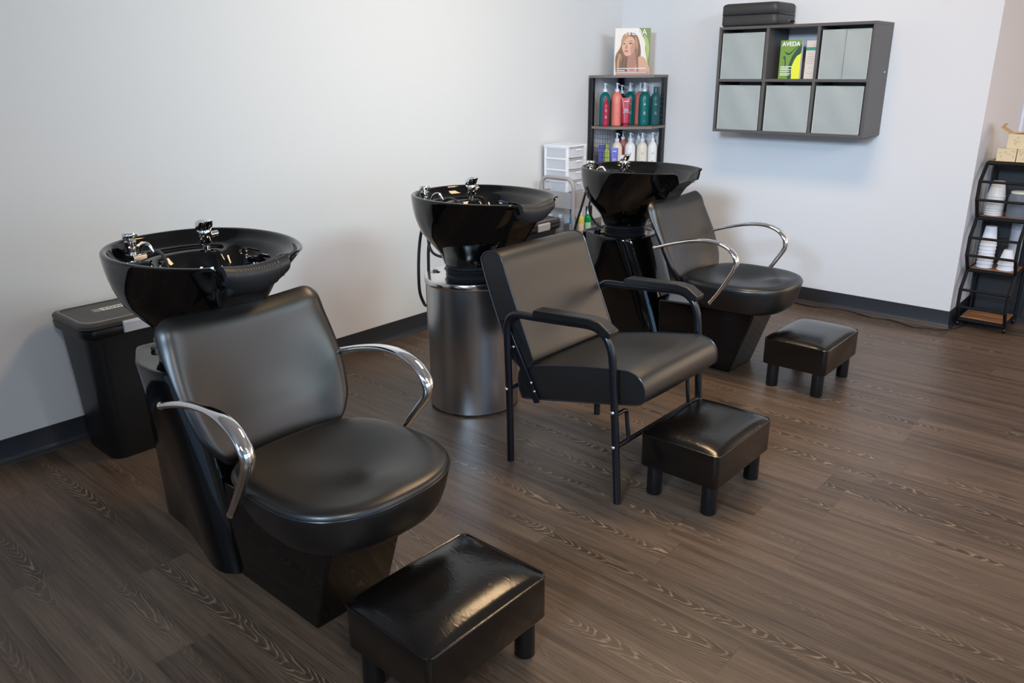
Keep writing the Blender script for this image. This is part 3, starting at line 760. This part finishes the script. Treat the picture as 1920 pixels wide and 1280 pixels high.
def pump_bottle(name, loc, r, h, m, label, group, pump='white', band=None, cap=None, rz=0, cat='bottle', flat=1.0, pumpcol=None, labelm=None, mark=True):
    t = thing(name, label, cat, loc, rz, group)
    sh = h*0.78
    MB().lathe([(r*.86, 0), (r*.97, .003), (r, .01), (r, sh), (r*.97, sh+h*.05), (r*.84, sh+h*.11), (r*.58, sh+h*.165), (r*.38, sh+h*.195), (r*.36, sh+h*.22)], n=28, sy=flat).build('body', m, t, angle=50)
    if cap:
        MB().lathe([(r*.42, sh+h*.2), (r*.42, sh+h*.34), (r*.38, sh+h*.36), (r*.05, sh+h*.36)], n=20).build('cap', cap, t, angle=50)
    if pump:
        pm = pumpcol or white
        p = MB(); z = sh+h*.21
        p.lathe([(r*.40, z), (r*.42, z+.004), (r*.40, z+.018), (r*.17, z+.022), (r*.15, z+.045), (r*.26, z+.047), (r*.26, z+.056), (r*.05, z+.058)], n=16)
        p.tube([(0, 0, z+.051), (r*.6, -r*.3, z+.050), (r*.85, -r*.42, z+.045)], [.0035, .003, .0022], 8)
        p.build('pump', pm, t, angle=50)
    if band:
        MB().lathe([(r*1.003, sh*band[0]), (r*1.006, sh*band[0]+.0005), (r*1.006, sh*band[1]), (r*1.003, sh*band[1]+.0005)], n=28, sy=flat, cap0=False, cap1=False).build('label_band', band[2], t)
    if mark:
        # printed lines: short raised strips on the front of the body
        q = MB(); n0 = -0.87
        for zf, wd, th in ((.80, .3, .006), (.77, .42, .003), (.5, .42, .004), (.46, .34, .004), (.42, .6, .0025), (.18, .3, .002)):
            for kk in range(5):
                a0 = n0-wd/2+wd*kk/5; a1 = a0+wd/5*.8
                q.v += [(r*1.008*math.cos(a), r*flat*1.008*math.sin(a), sh*zf+dz_) for a, dz_ in ((a0, 0), (a1, 0), (a1, th), (a0, th))]
                i = len(q.v)-4; q.f.append((i, i+1, i+2, i+3))
        q.build('printed_text', labelm or mat('pale print', (0.6, 0.7, 0.68), 0.5), t, smooth=False)
    return t
teal = mat('teal bottle plastic', (0.0, 0.125, 0.125), 0.3); coral = mat('coral bottle plastic', (0.80, 0.22, 0.17), 0.35)
crim = mat('crimson tube plastic', (0.42, 0.01, 0.045), 0.3); cream = mat('cream bottle plastic', (0.72, 0.66, 0.55), 0.4)
whiteb = mat('white bottle plastic', (0.78, 0.78, 0.76), 0.35); peach = mat('peach band', (0.72, 0.42, 0.26), 0.4); green = mat('green band', (0.0, 0.2, 0.12), 0.4)
violet = mat('violet plastic', (0.13, 0.12, 0.5), 0.35); lime = mat('lime bottle plastic', (0.4, 0.5, 0.08), 0.35); blackb = mat('black bottle plastic', (0.02, 0.02, 0.02), 0.3)
greyink = mat('grey print', (0.35, 0.33, 0.3), 0.6); pinkink = mat('dusky pink print', (0.5, 0.22, 0.18), 0.6)

# ------------------------------------------------------------ corner display shelf
t = thing('corner_shelf', 'tall black corner shelf with wire panels standing in the room corner', 'shelf', (0, 0, 0))
pent = [(.006, -.006), (.006, -.385), (.20, -.395), (.40, -.20), (.39, -.006)]
LV = [1.402, 1.072, .745, .42, .10]
for z in LV:
    MB().prism(pent, 'z', z-.016, z).build('shelf_board', greywood, t, bevel=.001)
for p in ((.022, -.372, .36, 0), (.372, -.022, 0, 0), (.022, -.022, 0, 0)):
    MB().box(p[0]-.0155, p[0]+.0155, p[1]-.0155, p[1]+.0155, .024, 1.384).build('post', satinblk, t, bevel=.002)
def wire(x0, y0, x1, y1, z0, z1, parent):
    b = MB(); n = 7; L_ = math.hypot(x1-x0, y1-y0)
    for i in range(n+1):
        f = i/n; x, y = x0+(x1-x0)*f, y0+(y1-y0)*f; b.tube([(x, y, z0), (x, y, z1)], .0013, 6)
    m = int((z1-z0)/.028)
    for k in range(m+1):
        z = z0+(z1-z0)*k/m; b.tube([(x0, y0, z), (x1, y1, z)], .0013, 6)
    return b.build('wire_panel', meshblk, parent)
wire(.045, -.385, .197, -.391, .750, 1.052, t); wire(.395, -.19, .388, -.045, 1.076, 1.384, t)
wire(.395, -.19, .388, -.045, .43, .725, t); wire(.045, -.385, .197, -.391, .11, .40, t)

z = 1.072
G1 = 'pump bottles on the upper corner shelf'
pump_bottle('pump_bottle', (.091, -.315, z), .036, .225, teal, 'teal pump bottle at the left end of the upper corner shelf', G1)
pump_bottle('pump_bottle', (.150, -.258, z), .0365, .225, coral, 'coral pump bottle between the small crimson bottle and the crimson tube', G1, labelm=pinkink)
pump_bottle('pump_bottle', (.170, -.13, z), .036, .225, teal, 'teal pump bottle half hidden behind the crimson tube', G1)
pump_bottle('pump_bottle', (.212, -.068, z), .036, .225, coral, 'coral pump bottle half hidden behind the right-hand teal bottles', G1, labelm=pinkink)
pump_bottle('pump_bottle', (.284, -.126, z), .0365, .225, teal, 'teal pump bottle right of the crimson tube, second from the right', G1)
pump_bottle('capped_bottle', (.336, -.066, z), .033, .222, teal, 'teal bottle with a teal cap at the right end of the upper corner shelf', G1, pump=None, cap=teal)
pump_bottle('capped_bottle', (.118, -.155, z), .034, .21, blackb, 'black bottle standing behind the coral bottle on the upper corner shelf', G1, pump='w', mark=False)
pump_bottle('small_bottle', (.126, -.352, z), .0205, .165, crim, 'small slim crimson bottle at the front left of the upper corner shelf', 'crimson products on the corner shelf', pump=None, cap=crim)
def squeeze_tube(loc, w_, h, m, label, group, rz):
    t = thing('squeeze_tube', label, 'tube', loc, rz, group)
    rg = []
    for k in range(9):
        f = k/8; zz = .022+(h-.022)*f; a = w_*(.82+.18*f); b2 = .016*(1-f)**.7+.0012
        rg.append([(a*math.cos(q*math.pi/12), b2*math.sin(q*math.pi/12), zz) for q in range(24)])
    MB().loft(rg).build('body', m, t, angle=50)
    MB().lathe([(w_*.62, 0), (w_*.62, .02), (w_*.7, .022)], n=24, sy=.6).build('cap', m, t, angle=50)
    q = MB()
    for zf, wd, th in ((.86, .5, .006), (.6, .4, .003), (.56, .55, .003), (.52, .5, .003), (.48, .7, .002)): q.box(-w_*wd, w_*wd, -.0175, -.017, h*zf, h*zf+th)
    q.build('printed_text', mat('pale print', (0.6, 0.7, 0.68), 0.5), t, smooth=False)
    return t
squeeze_tube((.228, -.262, z), .031, .185, crim, 'wide crimson squeeze tube standing in the middle of the upper corner shelf', 'crimson products on the corner shelf', .72)
z = .745
G2 = 'bottles on the lower corner shelf'
pump_bottle('pump_bottle', (.158, -.252, z), .037, .225, cream, 'cream pump bottle left of centre, behind the violet tube', G2, labelm=greyink)
pump_bottle('pump_bottle', (.131, -.139, z), .034, .23, coral, 'red pump bottle mostly hidden behind the cream and white bottles', G2, mark=False)
pump_bottle('pump_bottle', (.224, -.186, z), .037, .225, whiteb, 'white pump bottle with a green band, in the middle of the lower corner shelf', G2, band=(.26, .33, green), labelm=greyink)
pump_bottle('pump_bottle', (.283, -.128, z), .037, .225, cream, 'cream pump bottle with a peach base, second from the right', G2, band=(.02, .24, peach), labelm=greyink)
pump_bottle('pump_bottle', (.332, -.072, z), .033, .225, whiteb, 'white pump bottle with a green band, at the right end of the lower shelf', G2, band=(.36, .43, green), labelm=greyink)
pump_bottle('pump_bottle', (.215, -.07, z), .030, .235, whiteb, 'white pump bottle at the back of the lower shelf against the corner post', G2, mark=False)
pump_bottle('small_bottle', (.140, -.345, z), .022, .185, lime, 'slim lime green bottle behind the wire panel', G2, pump=None, cap=lime, mark=False)
squeeze_tube((.182, -.318, z), .027, .185, violet, 'violet squeeze tube at the front of the lower corner shelf', G2, .72)
tag(MB().box(.055, .115, -.345, -.285, z, z+.195, rot=.6).build('carton', violet, bevel=.001), 'violet carton standing behind the wire panel at the left', 'carton', G2)

# soaps on the cart tray and on the corner shelf
soapb = mat('clear blue soap', (0.0, 0.32, 0.62), 0.1, spec=0.6); soapy = mat('yellow soap', (0.75, 0.6, 0.12), 0.15); soapg = mat('green soap bottle', (0.0, 0.28, 0.05), 0.12)
labb = mat('pale blue label', (0.45, 0.65, 0.85), 0.5); laby = mat('pale yellow label', (0.8, 0.62, 0.45), 0.5); labg = mat('pale green label', (0.4, 0.68, 0.42), 0.5)
clearm = mat('cloudy jar plastic', (0.55, 0.62, 0.68), 0.2, trans=0.3, ior=1.2)
G3 = 'soap bottles on the cart tray'
pump_bottle('soap_bottle', (.256, -.872, .446), .0215, .105, soapb, 'blue soap pump bottle on the tray of the grey cart', G3, band=(.08, .62, labb), mark=False)
pump_bottle('soap_bottle', (.292, -.835, .446), .0215, .105, soapy, 'yellow soap pump bottle on the tray of the grey cart', G3, band=(.08, .62, laby), mark=False)
pump_bottle('soap_bottle', (.300, -.770, .446), .0215, .105, soapg, 'green soap pump bottle on the tray of the grey cart', G3, band=(.08, .62, labg), mark=False)
for (jx, jy, lab_) in ((.115, -.925, 'cloudy lidded jar at the left of the cart tray'), (.175, -.900, 'cloudy lidded jar right of the other jar on the cart tray')):
    t = thing('jar', lab_, 'jar', (jx, jy, .446), group='jars on the cart tray')
    MB().lathe([(.023, 0), (.025, .003), (.025, .075), (.014, .083), (.013, .088)], n=24).build('body', clearm, t, angle=50)
    MB().lathe([(.0135, .084), (.0145, .085), (.0145, .106), (.013, .108)], n=20).build('lid', white, t, angle=50)

# ------------------------------------------------------------ poster box on the corner shelf
def card(name, label, cat, p0, ang, wd, ht, th, front, lean=0, side=None):
    """upright slab: front face looks along -Y of its local frame"""
    t = thing(name, label, cat, p0, ang)
    t.rotation_euler = (lean, 0, ang)
    MB().box(-wd/2, wd/2, 0, th, 0, ht).build('block', side or white, t, bevel=.0006)
    return t
def flat(parent, name, m, pts, y=-.0006):
    b = MB(); b.v = [(x, y, z) for x, z in pts]; b.f = [tuple(range(len(pts)))]
    me = bpy.data.meshes.new(name); me.from_pydata(b.v, [], b.f); me.materials.append(m)
    o = bpy.data.objects.new(name, me); COL.objects.link(o); o.parent = parent; return o
def oval(cx, cz, rx, rz, n=24, a0=0, a1=2*math.pi): return [(cx+rx*math.cos(a0+(a1-a0)*k/n), cz+rz*math.sin(a0+(a1-a0)*k/n)) for k in range(n)]
PW, PH = .232, .290
po = card('display_card', 'upright advertising block showing a long-haired woman, on top of the corner shelf', 'advertising display', (.262, -.262, 1.4025), math.radians(41), PW, PH, .05, None)
P = lambda n, c: mat(n, c, .45)
pic = MB().box(-PW/2, PW/2, -.0008, 0, 0, PH).build('picture', P('poster pale sky', (.83, .76, .68)), po)
def pp(pts): return [(-PW/2+x*PW, z*PH) for x, z in pts]
LYR = [0]
def art(name, m, pts, sm=True):
    LYR[0] += 1
    if sm and len(pts) > 4:
        n_ = len(pts); V_ = [Vector((x, z, 0)) for x, z in pts]; out = []
        for i in range(n_):
            a_, b_2, c_, d_ = V_[i-1], V_[i], V_[(i+1) % n_], V_[(i+2) % n_]
            for k in range(5):
                t_ = k/5; p_ = 0.5*((2*b_2)+(c_-a_)*t_+(2*a_-5*b_2+4*c_-d_)*t_*t_+(3*b_2-a_-3*c_+d_)*t_**3)
                out.append((min(1, max(0, p_.x)), min(1, max(0, p_.y))))
        pts = out
    return flat(pic, name, m, pp(pts), -.0009-.00012*LYR[0])
art('background_foliage', P('poster green', (.2, .27, .07)), [(.68, 1), (1, 1), (1, .1), (.93, .3), (.86, .55), (.86, .7), (.78, .82), (.72, .9)])
art('background_light', P('poster light green', (.42, .5, .16)), [(.80, .85), (.9, .8), (.97, .6), (.95, .35), (.9, .45), (.87, .62)])
art('hair', P('poster brown hair', (.23, .11, .06)), [(.10, 0), (.02, .25), (.04, .45), (.16, .60), (.18, .75), (.24, .86), (.36, .91), (.50, .90), (.62, .84), (.70, .68), (.74, .5), (.72, .3), (.66, .15), (.60, 0)])
art('shoulder', P('poster skin', (.66, .36, .24)), [(.42, 0), (.40, .2), (.5, .33), (.72, .40), (.86, .36), (.96, .22), (1, .12), (1, 0)])
art('neck', P('poster skin shade', (.42, .2, .14)), [(.38, .15), (.40, .45), (.6, .5), (.62, .3), (.56, .1)])
art('face', P('poster face skin', (.72, .40, .27)), [(.30, .42), (.24, .5), (.20, .60), (.24, .72), (.32, .80), (.44, .82), (.53, .78), (.58, .66), (.56, .54), (.50, .46), (.40, .415)])
art('cheek', P('poster cheek', (.55, .27, .19)), [(.46, .46), (.45, .60), (.52, .70), (.58, .66), (.56, .54), (.50, .46)])
art('eye', P('poster dark', (.06, .035, .03)), [(.38, .675), (.44, .695), (.5, .675), (.44, .66)])
art('eye', P('poster dark', (.06, .035, .03)), [(.22, .675), (.26, .69), (.30, .67), (.26, .66)])
art('eyebrow', P('poster dark', (.06, .035, .03)), [(.36, .715), (.46, .735), (.53, .71), (.46, .722)])
art('nose', P('poster nose', (.45, .2, .14)), [(.29, .57), (.32, .66), (.335, .66), (.35, .58), (.33, .565)])
art('lips', P('poster lips', (.5, .10, .09)), [(.26, .515), (.31, .535), (.40, .515), (.33, .49)])
art('hair_lock', P('poster light hair', (.50, .27, .13)), [(.16, .62), (.2, .8), (.32, .9), (.46, .88), (.30, .76), (.20, .66), (.12, .52), (.06, .40), (.08, .5)])
art('hair_lock', P('poster light hair', (.50, .27, .13)), [(.56, .84), (.62, .76), (.66, .6), (.66, .42), (.60, .25), (.60, .5), (.58, .7)])
art('hair_lock', P('poster light hair', (.50, .27, .13)), [(.05, .35), (.12, .46), (.20, .40), (.14, .2), (.08, .05), (.03, .15)])
for x0_, x1_, w_, zt_ in ((.05, .02, .012, .55), (.12, .12, .010, .44), (.20, .20, .012, .40), (.28, .28, .010, .38), (.57, .60, .012, .60), (.62, .63, .010, .66)):
    art('hair_strand', P('poster dark hair', (.13, .06, .035)), [(x0_+.07, zt_), (x0_+.03, zt_*.8), (x1_+.02, zt_*.45), (x1_+.05, .06), (x1_+.05+w_, .06), (x1_+.03+w_, zt_*.45), (x0_+.04+w_, zt_*.8)])
art('caption_band', P('poster band', (.45, .26, .24)), [(.04, 0), (.98, 0), (.98, .07), (.04, .08)])
wh = mat('white print', (.9, .9, .9), .5)
art('caption_text', wh, [(.08, .135), (.90, .135), (.90, .15), (.08, .15)]); art('caption_text', wh, [(.08, .09), (.30, .09), (.30, .104), (.08, .104)]); art('caption_text', wh, [(.08, .05), (.92, .05), (.92, .058), (.08, .058)])
text_mesh('AVEDA', .052, wh, 'title', pic, Matrix.Translation((.008, -.0045, PH*.855)) @ Matrix.Rotation(math.radians(90), 4, 'X'), bold=.0)

# ------------------------------------------------------------ wall cube organiser
t = thing('cube_organiser', 'dark grey wall-mounted cube organiser of six compartments on the back wall', 'wall shelf', (.893, 0, 1.068))
WW, HH, DD, T_ = .914, .606, .285, .016
MB().box(0, WW, -DD, -.002, 0, T_).build('bottom_panel', cubeboard, t, bevel=.001); MB().box(0, WW, -DD, -.002, HH-T_, HH).build('top_panel', cubeboard, t, bevel=.001)
MB().box(0, T_, -DD, -.002, T_, HH-T_).build('side_panel', cubeboard, t, bevel=.001); sp2 = MB().box(WW-T_, WW, -DD, -.002, T_, HH-T_).build('side_panel', cubeboard, t, bevel=.001)
CW = (WW-4*T_)/3; CH = (HH-3*T_)/2
for k in (1, 2): MB().box(k*(CW+T_), k*(CW+T_)+T_, -DD+.001, -.003, T_, HH-T_).build('divider', cubeboard, t, bevel=.001)
MB().box(T_, WW-T_, -DD+.0015, -.003, T_+CH, 2*T_+CH).build('middle_shelf', cubeboard, t, bevel=.001)
MB().ball((WW+.0005, -.06, HH*.57), .004).build('screw_cap', white, sp2)
def cube_bin(x0, z0, label, seam, w_=None, dx=0, h=None):
    w2 = w_ or CW-.022; h2 = h or CH-.022
    t = thing('fabric_bin', label, 'storage bin', (x0+.5*CW+dx, -DD/2-.004, z0), group='fabric bins in the wall organiser')
    n = 10
    def f(u, v):
        bul = .006*math.sin(math.pi*u)*math.sin(math.pi*v)+.002*math.sin(9*u+5*v)
        return (-w2/2+w2*u, -DD/2+.010-bul, h2*v)
    b = MB(); b.grid(f, n, n)
    b.box(-w2/2, w2/2, -DD/2+.010, -DD/2+.016, 0, h2); b.box(-w2/2, -w2/2+.005, -DD/2+.012, DD/2-.015, 0, h2); b.box(w2/2-.005, w2/2, -DD/2+.012, DD/2-.015, 0, h2)
    b.box(-w2/2, w2/2, DD/2-.02, DD/2-.015, 0, h2); b.box(-w2/2, w2/2, -DD/2+.012, DD/2-.015, 0, .004)
    o = b.build('fabric_shell', binfab, t)
    MB().tube([(-w2/2, -DD/2+.009, 0.001), (-w2/2, -DD/2+.009, h2), (w2/2, -DD/2+.009, h2), (w2/2, -DD/2+.009, .001)], .0022, 6).build('edge_binding', fabric('pale edge binding', (.5, .54, .52)), t)
    if seam: MB().box(-.0012, .0012, -DD/2+.0015, -DD/2+.004, .002, h2).build('centre_seam', mat('seam thread', (.2, .22, .22), .8), o)
    return t
X_ = lambda k: .893+T_+k*(CW+T_)
ZB, ZT_ = 1.068+T_, 1.068+2*T_+CH
cube_bin(X_(0), ZT_, 'grey fabric bin in the upper left compartment, below the black padded case', False)
cube_bin(X_(2), ZT_, 'grey fabric bin with a centre seam in the upper right compartment', True, dx=.004)
cube_bin(X_(0), ZB, 'grey fabric bin in the lower left compartment of the wall organiser', False)
cube_bin(X_(1), ZB, 'grey fabric bin in the lower middle compartment, below the magazine', False, dx=.004)
cube_bin(X_(2), ZB, 'grey fabric bin in the lower right compartment of the wall organiser', False)
# magazine and carton in the open compartment
t = thing('magazine_stand', 'green and yellow brochure block standing in the open compartment of the wall organiser', 'brochure', (1.322, -.22, ZT_), -.04)
GW, GH = .128, .212
MB().box(-GW/2, GW/2, 0, .022, 0, GH).build('pages', white, t, bevel=.0005)
pic = MB().box(-GW/2, GW/2, -.0008, 0, 0, GH).build('cover', P('cover green', (.18, .32, .05)), t)
LYR[0] = 0
def pp(pts): return [(-GW/2+x*GW, z*GH) for x, z in pts]
art('yellow_shape', P('cover yellow', (.75, .78, .05)), [(.62, 0), (.60, .25), (.66, .42), (.8, .58), (1, .68), (1, 0)])
art('dark_stem', P('cover dark green', (.03, .08, .05)), [(.45, 0), (.45, .28), (.52, .48), (.66, .66), (1, .9), (1, .68), (.8, .58), (.66, .42), (.60, .25), (.62, 0)])
art('leaf', P('cover dark green', (.03, .08, .05)), [(.2, .72), (.34, .63), (.5, .64), (.7, .76), (.95, .88), (.7, .79), (.48, .68), (.34, .68)])
art('leaf', P('cover dark green', (.03, .08, .05)), [(.16, .55), (.24, .60), (.3, .5), (.32, .33), (.28, .33), (.24, .5)])
for zz, ww in ((.31, .55), (.27, .4), (.23, .5), (.18, .45), (.13, .5), (.09, .45)): art('caption_text', wh, [(.08, zz), (.08+ww, zz), (.08+ww, zz+.018), (.08, zz+.018)])
text_mesh('AVEDA', .034, wh, 'title', pic, Matrix.Translation((.0, -.0030, GH*.85)) @ Matrix.Rotation(math.radians(90), 4, 'X'), bold=.0006)
t = thing('white_carton', 'slim white carton with a green stripe beside the green brochure', 'carton', (1.435, -.20, ZT_))
MB().box(-.031, .031, 0, .05, 0, .208).build('box', P('carton ivory', (.72, .66, .6)), t, bevel=.0008)
MB().box(-.0313, .0313, -.0006, .02, .155, .172).build('green_stripe', P('carton green', (.05, .3, .2)), t)
q = MB()
for zz, a, b2 in ((.183, .0, .6), (.135, -.6, .4), (.12, -.7, .7), (.108, -.7, .6), (.096, -.7, .7), (.084, -.7, .5), (.06, -.3, .4), (.03, -.6, .6)): q.box(a*.031, b2*.031, -.0007, 0, zz, zz+.0018)
q.build('printed_text', P('carton print', (.45, .3, .27)), t)
# padded case on top
t = thing('padded_case', 'black padded leatherette case lying on top of the wall organiser', 'case', (1.070, -.148, 1.6745))
casem = mat('black case leatherette', (.028, .027, .026), .5, bump=(60, .15, 3))
def rr(z, g): return [(x, y, z) for x, y in rrect(-.176+g, .176-g, -.135+g, .135-g, .03, .03)]
b_ = MB(); b_.loft([rr(0, .012), rr(.004, .004), rr(.012, 0), rr(.056, 0), rr(.060, .004), rr(.064, .004), rr(.068, 0), rr(.112, 0), rr(.122, .006), rr(.127, .02), rr(.129, .06)])
b_.build('body', casem, t, angle=60)
MB().tube([(x, y, .064) for x, y, _ in rr(0, .0)], .003, 6, closed=True).build('seam_welt', piping, t)
MB().box(.172, .198, .06, .075, .018, .030).build('strap_tab', blkplastic, t, bevel=.003)
MB().ball((.1775, .035, .028), .003).build('rivet', screw, t)

# ------------------------------------------------------------ snack / cup rack
rackblk = mat('matt black rack metal', (.006, .006, .007), .6, spec=.25)
RX0, RX1 = 2.362, 2.602
t = thing('tiered_rack', 'black metal three-tier rack on casters with brown wooden shelves beside the wall corner', 'rack', (RX0, 0, 0))
W_ = RX1-RX0
zig = [(.085, .045), (.02, .135), (.02, .235), (.105, .335), (.02, .435), (.02, .535), (.105, .635), (.02, .745), (.02, .845), (.125, .935)]
for x in (0, W_):
    b_ = MB()
    for a, c in zip(zig, zig[1:]): b_.tube([(x, a[0], a[1]), (x, c[0], c[1])], .0095, 16)
    for z_, y_ in ((.045, .085), (.335, .105), (.635, .105), (.935, .125)): b_.tube([(x, y_, z_), (x, .36, z_)], .0075, 16)
    b_.tube([(x, .36, .04), (x, .36, .94)], .0085, 16); b_.build('side_frame', rackblk, t, angle=50)
for y_, z_ in ((.02, .135), (.02, .235), (.02, .435), (.02, .535), (.02, .745), (.02, .845)): MB().tube([(0, y_, z_), (W_, y_, z_)], .0075, 16).build('front_rail', rackblk, t)
for y_, z_ in ((.085, .045), (.105, .335), (.105, .635), (.125, .935)):
    MB().tube([(0, y_, z_), (W_, y_, z_)], .0115, 16).build('shelf_front_bar', rackblk, t); MB().tube([(0, .36, z_), (W_, .36, z_)], .008, 16).build('shelf_rear_bar', rackblk, t)
    MB().box(.006, W_-.006, y_+.004, .354, z_-.006, z_+.008).build('shelf_board', rackwood, t)
for x in (0, W_):
    for y in (.10, .345):
        b_ = MB(); b_.lathe([(.015, -.008), (.017, -.005), (.017, .005), (.015, .008)], n=16); b_.v = [(z, x2, y2) for x2, y2, z in b_.v]
        b_.box(-.007, .007, -.004, .004, .01, .028); c = b_.build('caster', blkplastic, t, angle=50); c.location = (x, y, .017)
# cups
def cup_shape(name, loc, r0, r1, h, m, label, n, dz, group):
    b = MB(); b.lathe([(r1-.001, 0), (r1+.002, .001), (r1+.0022, .004), (r1, .0055), (r0, h), (r0*.9, h+.001)], n=28, cap0=False)
    first = tag(b.build(name, m, angle=40, loc=loc), label, 'cup', group)
    for k in range(1, n):
        c = first.copy(); COL.objects.link(c); c.location = (loc[0], loc[1], loc[2]+k*dz)
papcup = mat('printed paper cup', (.66, .66, .63), .5); foam = mat('white foam cup', (.78, .80, .83), .6)
cup_shape('paper_cup', (2.42, .20, .6435), .030, .046, .085, papcup, 'upturned paper cup in the nested stack on the upper rack shelf', 9, .013, 'paper cups stacked on the upper rack shelf')
cup_shape('foam_cup', (2.425, .20, .3435), .028, .042, .11, foam, 'upturned white foam cup in the taller left stack on the middle rack shelf', 7, .021, 'foam cups in the tall left stack')
cup_shape('foam_cup', (2.532, .19, .3435), .022, .042, .085, foam, 'upturned white foam cup in the short right stack in front of the clear sleeve', 2, .03, 'foam cups in the short right stack')
clearp = mat('clear plastic', (.75, .8, .85), .1, trans=.75, ior=1.2)
t = thing('clear_canister', 'clear plastic canister with a pale lid on the right of the top rack shelf', 'canister', (2.533, .20, .6435))
MB().lathe([(.052, 0), (.053, .003), (.053, .105), (.048, .125), (.042, .130)], n=32).build('body', mat('smoky plastic', (.22, .25, .28), .2, trans=.3, ior=1.2), t, angle=50)
MB().lathe([(.044, .130), (.045, .132), (.045, .140), (.04, .142)], n=32).build('lid', mat('pale lid', (.7, .75, .66), .4), t, angle=50)
t = thing('cup_sleeve', 'tall clear plastic sleeve of cups at the right of the middle rack shelf', 'cup sleeve', (2.545, .275, .3435))
MB().lathe([(.034, 0), (.034, .25), (.03, .262), (.028, .262)], n=24).build('sleeve', clearp, t, angle=50)
MB().lathe([(.026, .002), (.030, .22)], n=20).build('cups', foam, t, angle=50)
# gold gift boxes on the rack
gold = mat('gold patterned card', (.74, .60, .36), .3, var=.12); goldin = mat('plain gold card', (.60, .42, .22), .45); redp = mat('red pattern', (.5, .12, .08), .5)
def gold_box(loc, sx, sy, sz, label, flap=False, rz=0):
    t = thing('gift_box', label, 'box', loc, rz, 'gold gift boxes on the rack')
    MB().box(-sx, sx, -sy, sy, 0, sz).build('carton', gold, t, bevel=.0008)
    q = MB(); rnd_ = random.Random(int(loc[0]*1000))
    for k in range(14):
        x, z = rnd_.uniform(-.8, .8)*sx, rnd_.uniform(.15, .85)*sz; r_ = rnd_.uniform(.002, .006)
        q.prism([(x+r_*(1+.35*math.cos(5*a*math.pi/10))*math.cos(a*math.pi/10), z+r_*(1+.35*math.cos(5*a*math.pi/10))*math.sin(a*math.pi/10)) for a in range(20)], 'y', -sy-.0004-.00004*k, -sy)
    q.build('flower_print', P('print rose', (.60, .42, .30)), t, smooth=False)
    if flap:
        q = MB(); q.prism([(-sx, sz), (-sx-.045, sz+.028), (-sx-.042, sz+.032), (-sx+.003, sz+.003)], 'y', -sy, sy); q.prism([(-sx-.045, sz+.028), (-sx-.042, sz+.032), (-sx-.03, sz+.05), (-sx-.034, sz+.05)], 'y', -sy*.9, sy*.9)
        q.prism([(-sx+.004, sz), (-sx+.09, sz+.008), (-sx+.09, sz+.011), (-sx+.004, sz+.003)], 'y', -sy, sy); q.build('open_flap', goldin, t)
    return t
ZR = .9445
gold_box((2.437, .22, ZR), .046, .06, .068, 'gold patterned gift box lying at the left end of the rack top')
gold_box((2.535, .22, ZR), .048, .06, .068, 'gold patterned gift box at the right end of the rack top')
gold_box((2.492, .22, ZR+.0688), .062, .055, .078, 'upright gold gift box with open flaps on top of the other boxes', True)
# black cabinet behind the rack
t = thing('storage_cabinet', 'matt black storage cabinet standing behind the tiered rack', 'cabinet', (2.36, .42, 0))
b_ = MB(); b_.loft([[(x, y, z) for x, y in rrect(.0, .52, 0, .40, .02, .02)] for z in (0.0, .01, .925, .935)]); b_.build('body', dim, t, angle=50)
for z0, z1 in ((.03, .47), (.48, .92)):
    for x0, x1 in ((.012, .255), (.265, .508)):
        MB().box(x0, x1, -.010, 0, z0, z1).build('door_panel', dim, t, bevel=.003)
# power cord along the back wall
cp = [(1.40, -.05), (1.533, -.071), (1.636, -.045), (1.719, -.032), (1.802, -.036), (1.919, -.072), (2.015, -.055), (2.101, -.082), (2.183, -.113), (2.246, -.080), (2.294, -.079), (2.345, -.035), (2.385, .06), (2.42, .30), (2.44, .405)]
tag(MB().tube(spline([(x, y, .0045) for x, y in cp], 8), .0042, 8).build('power_cord', rubber, angle=80), 'thin black power cord snaking along the foot of the back wall', 'cord')
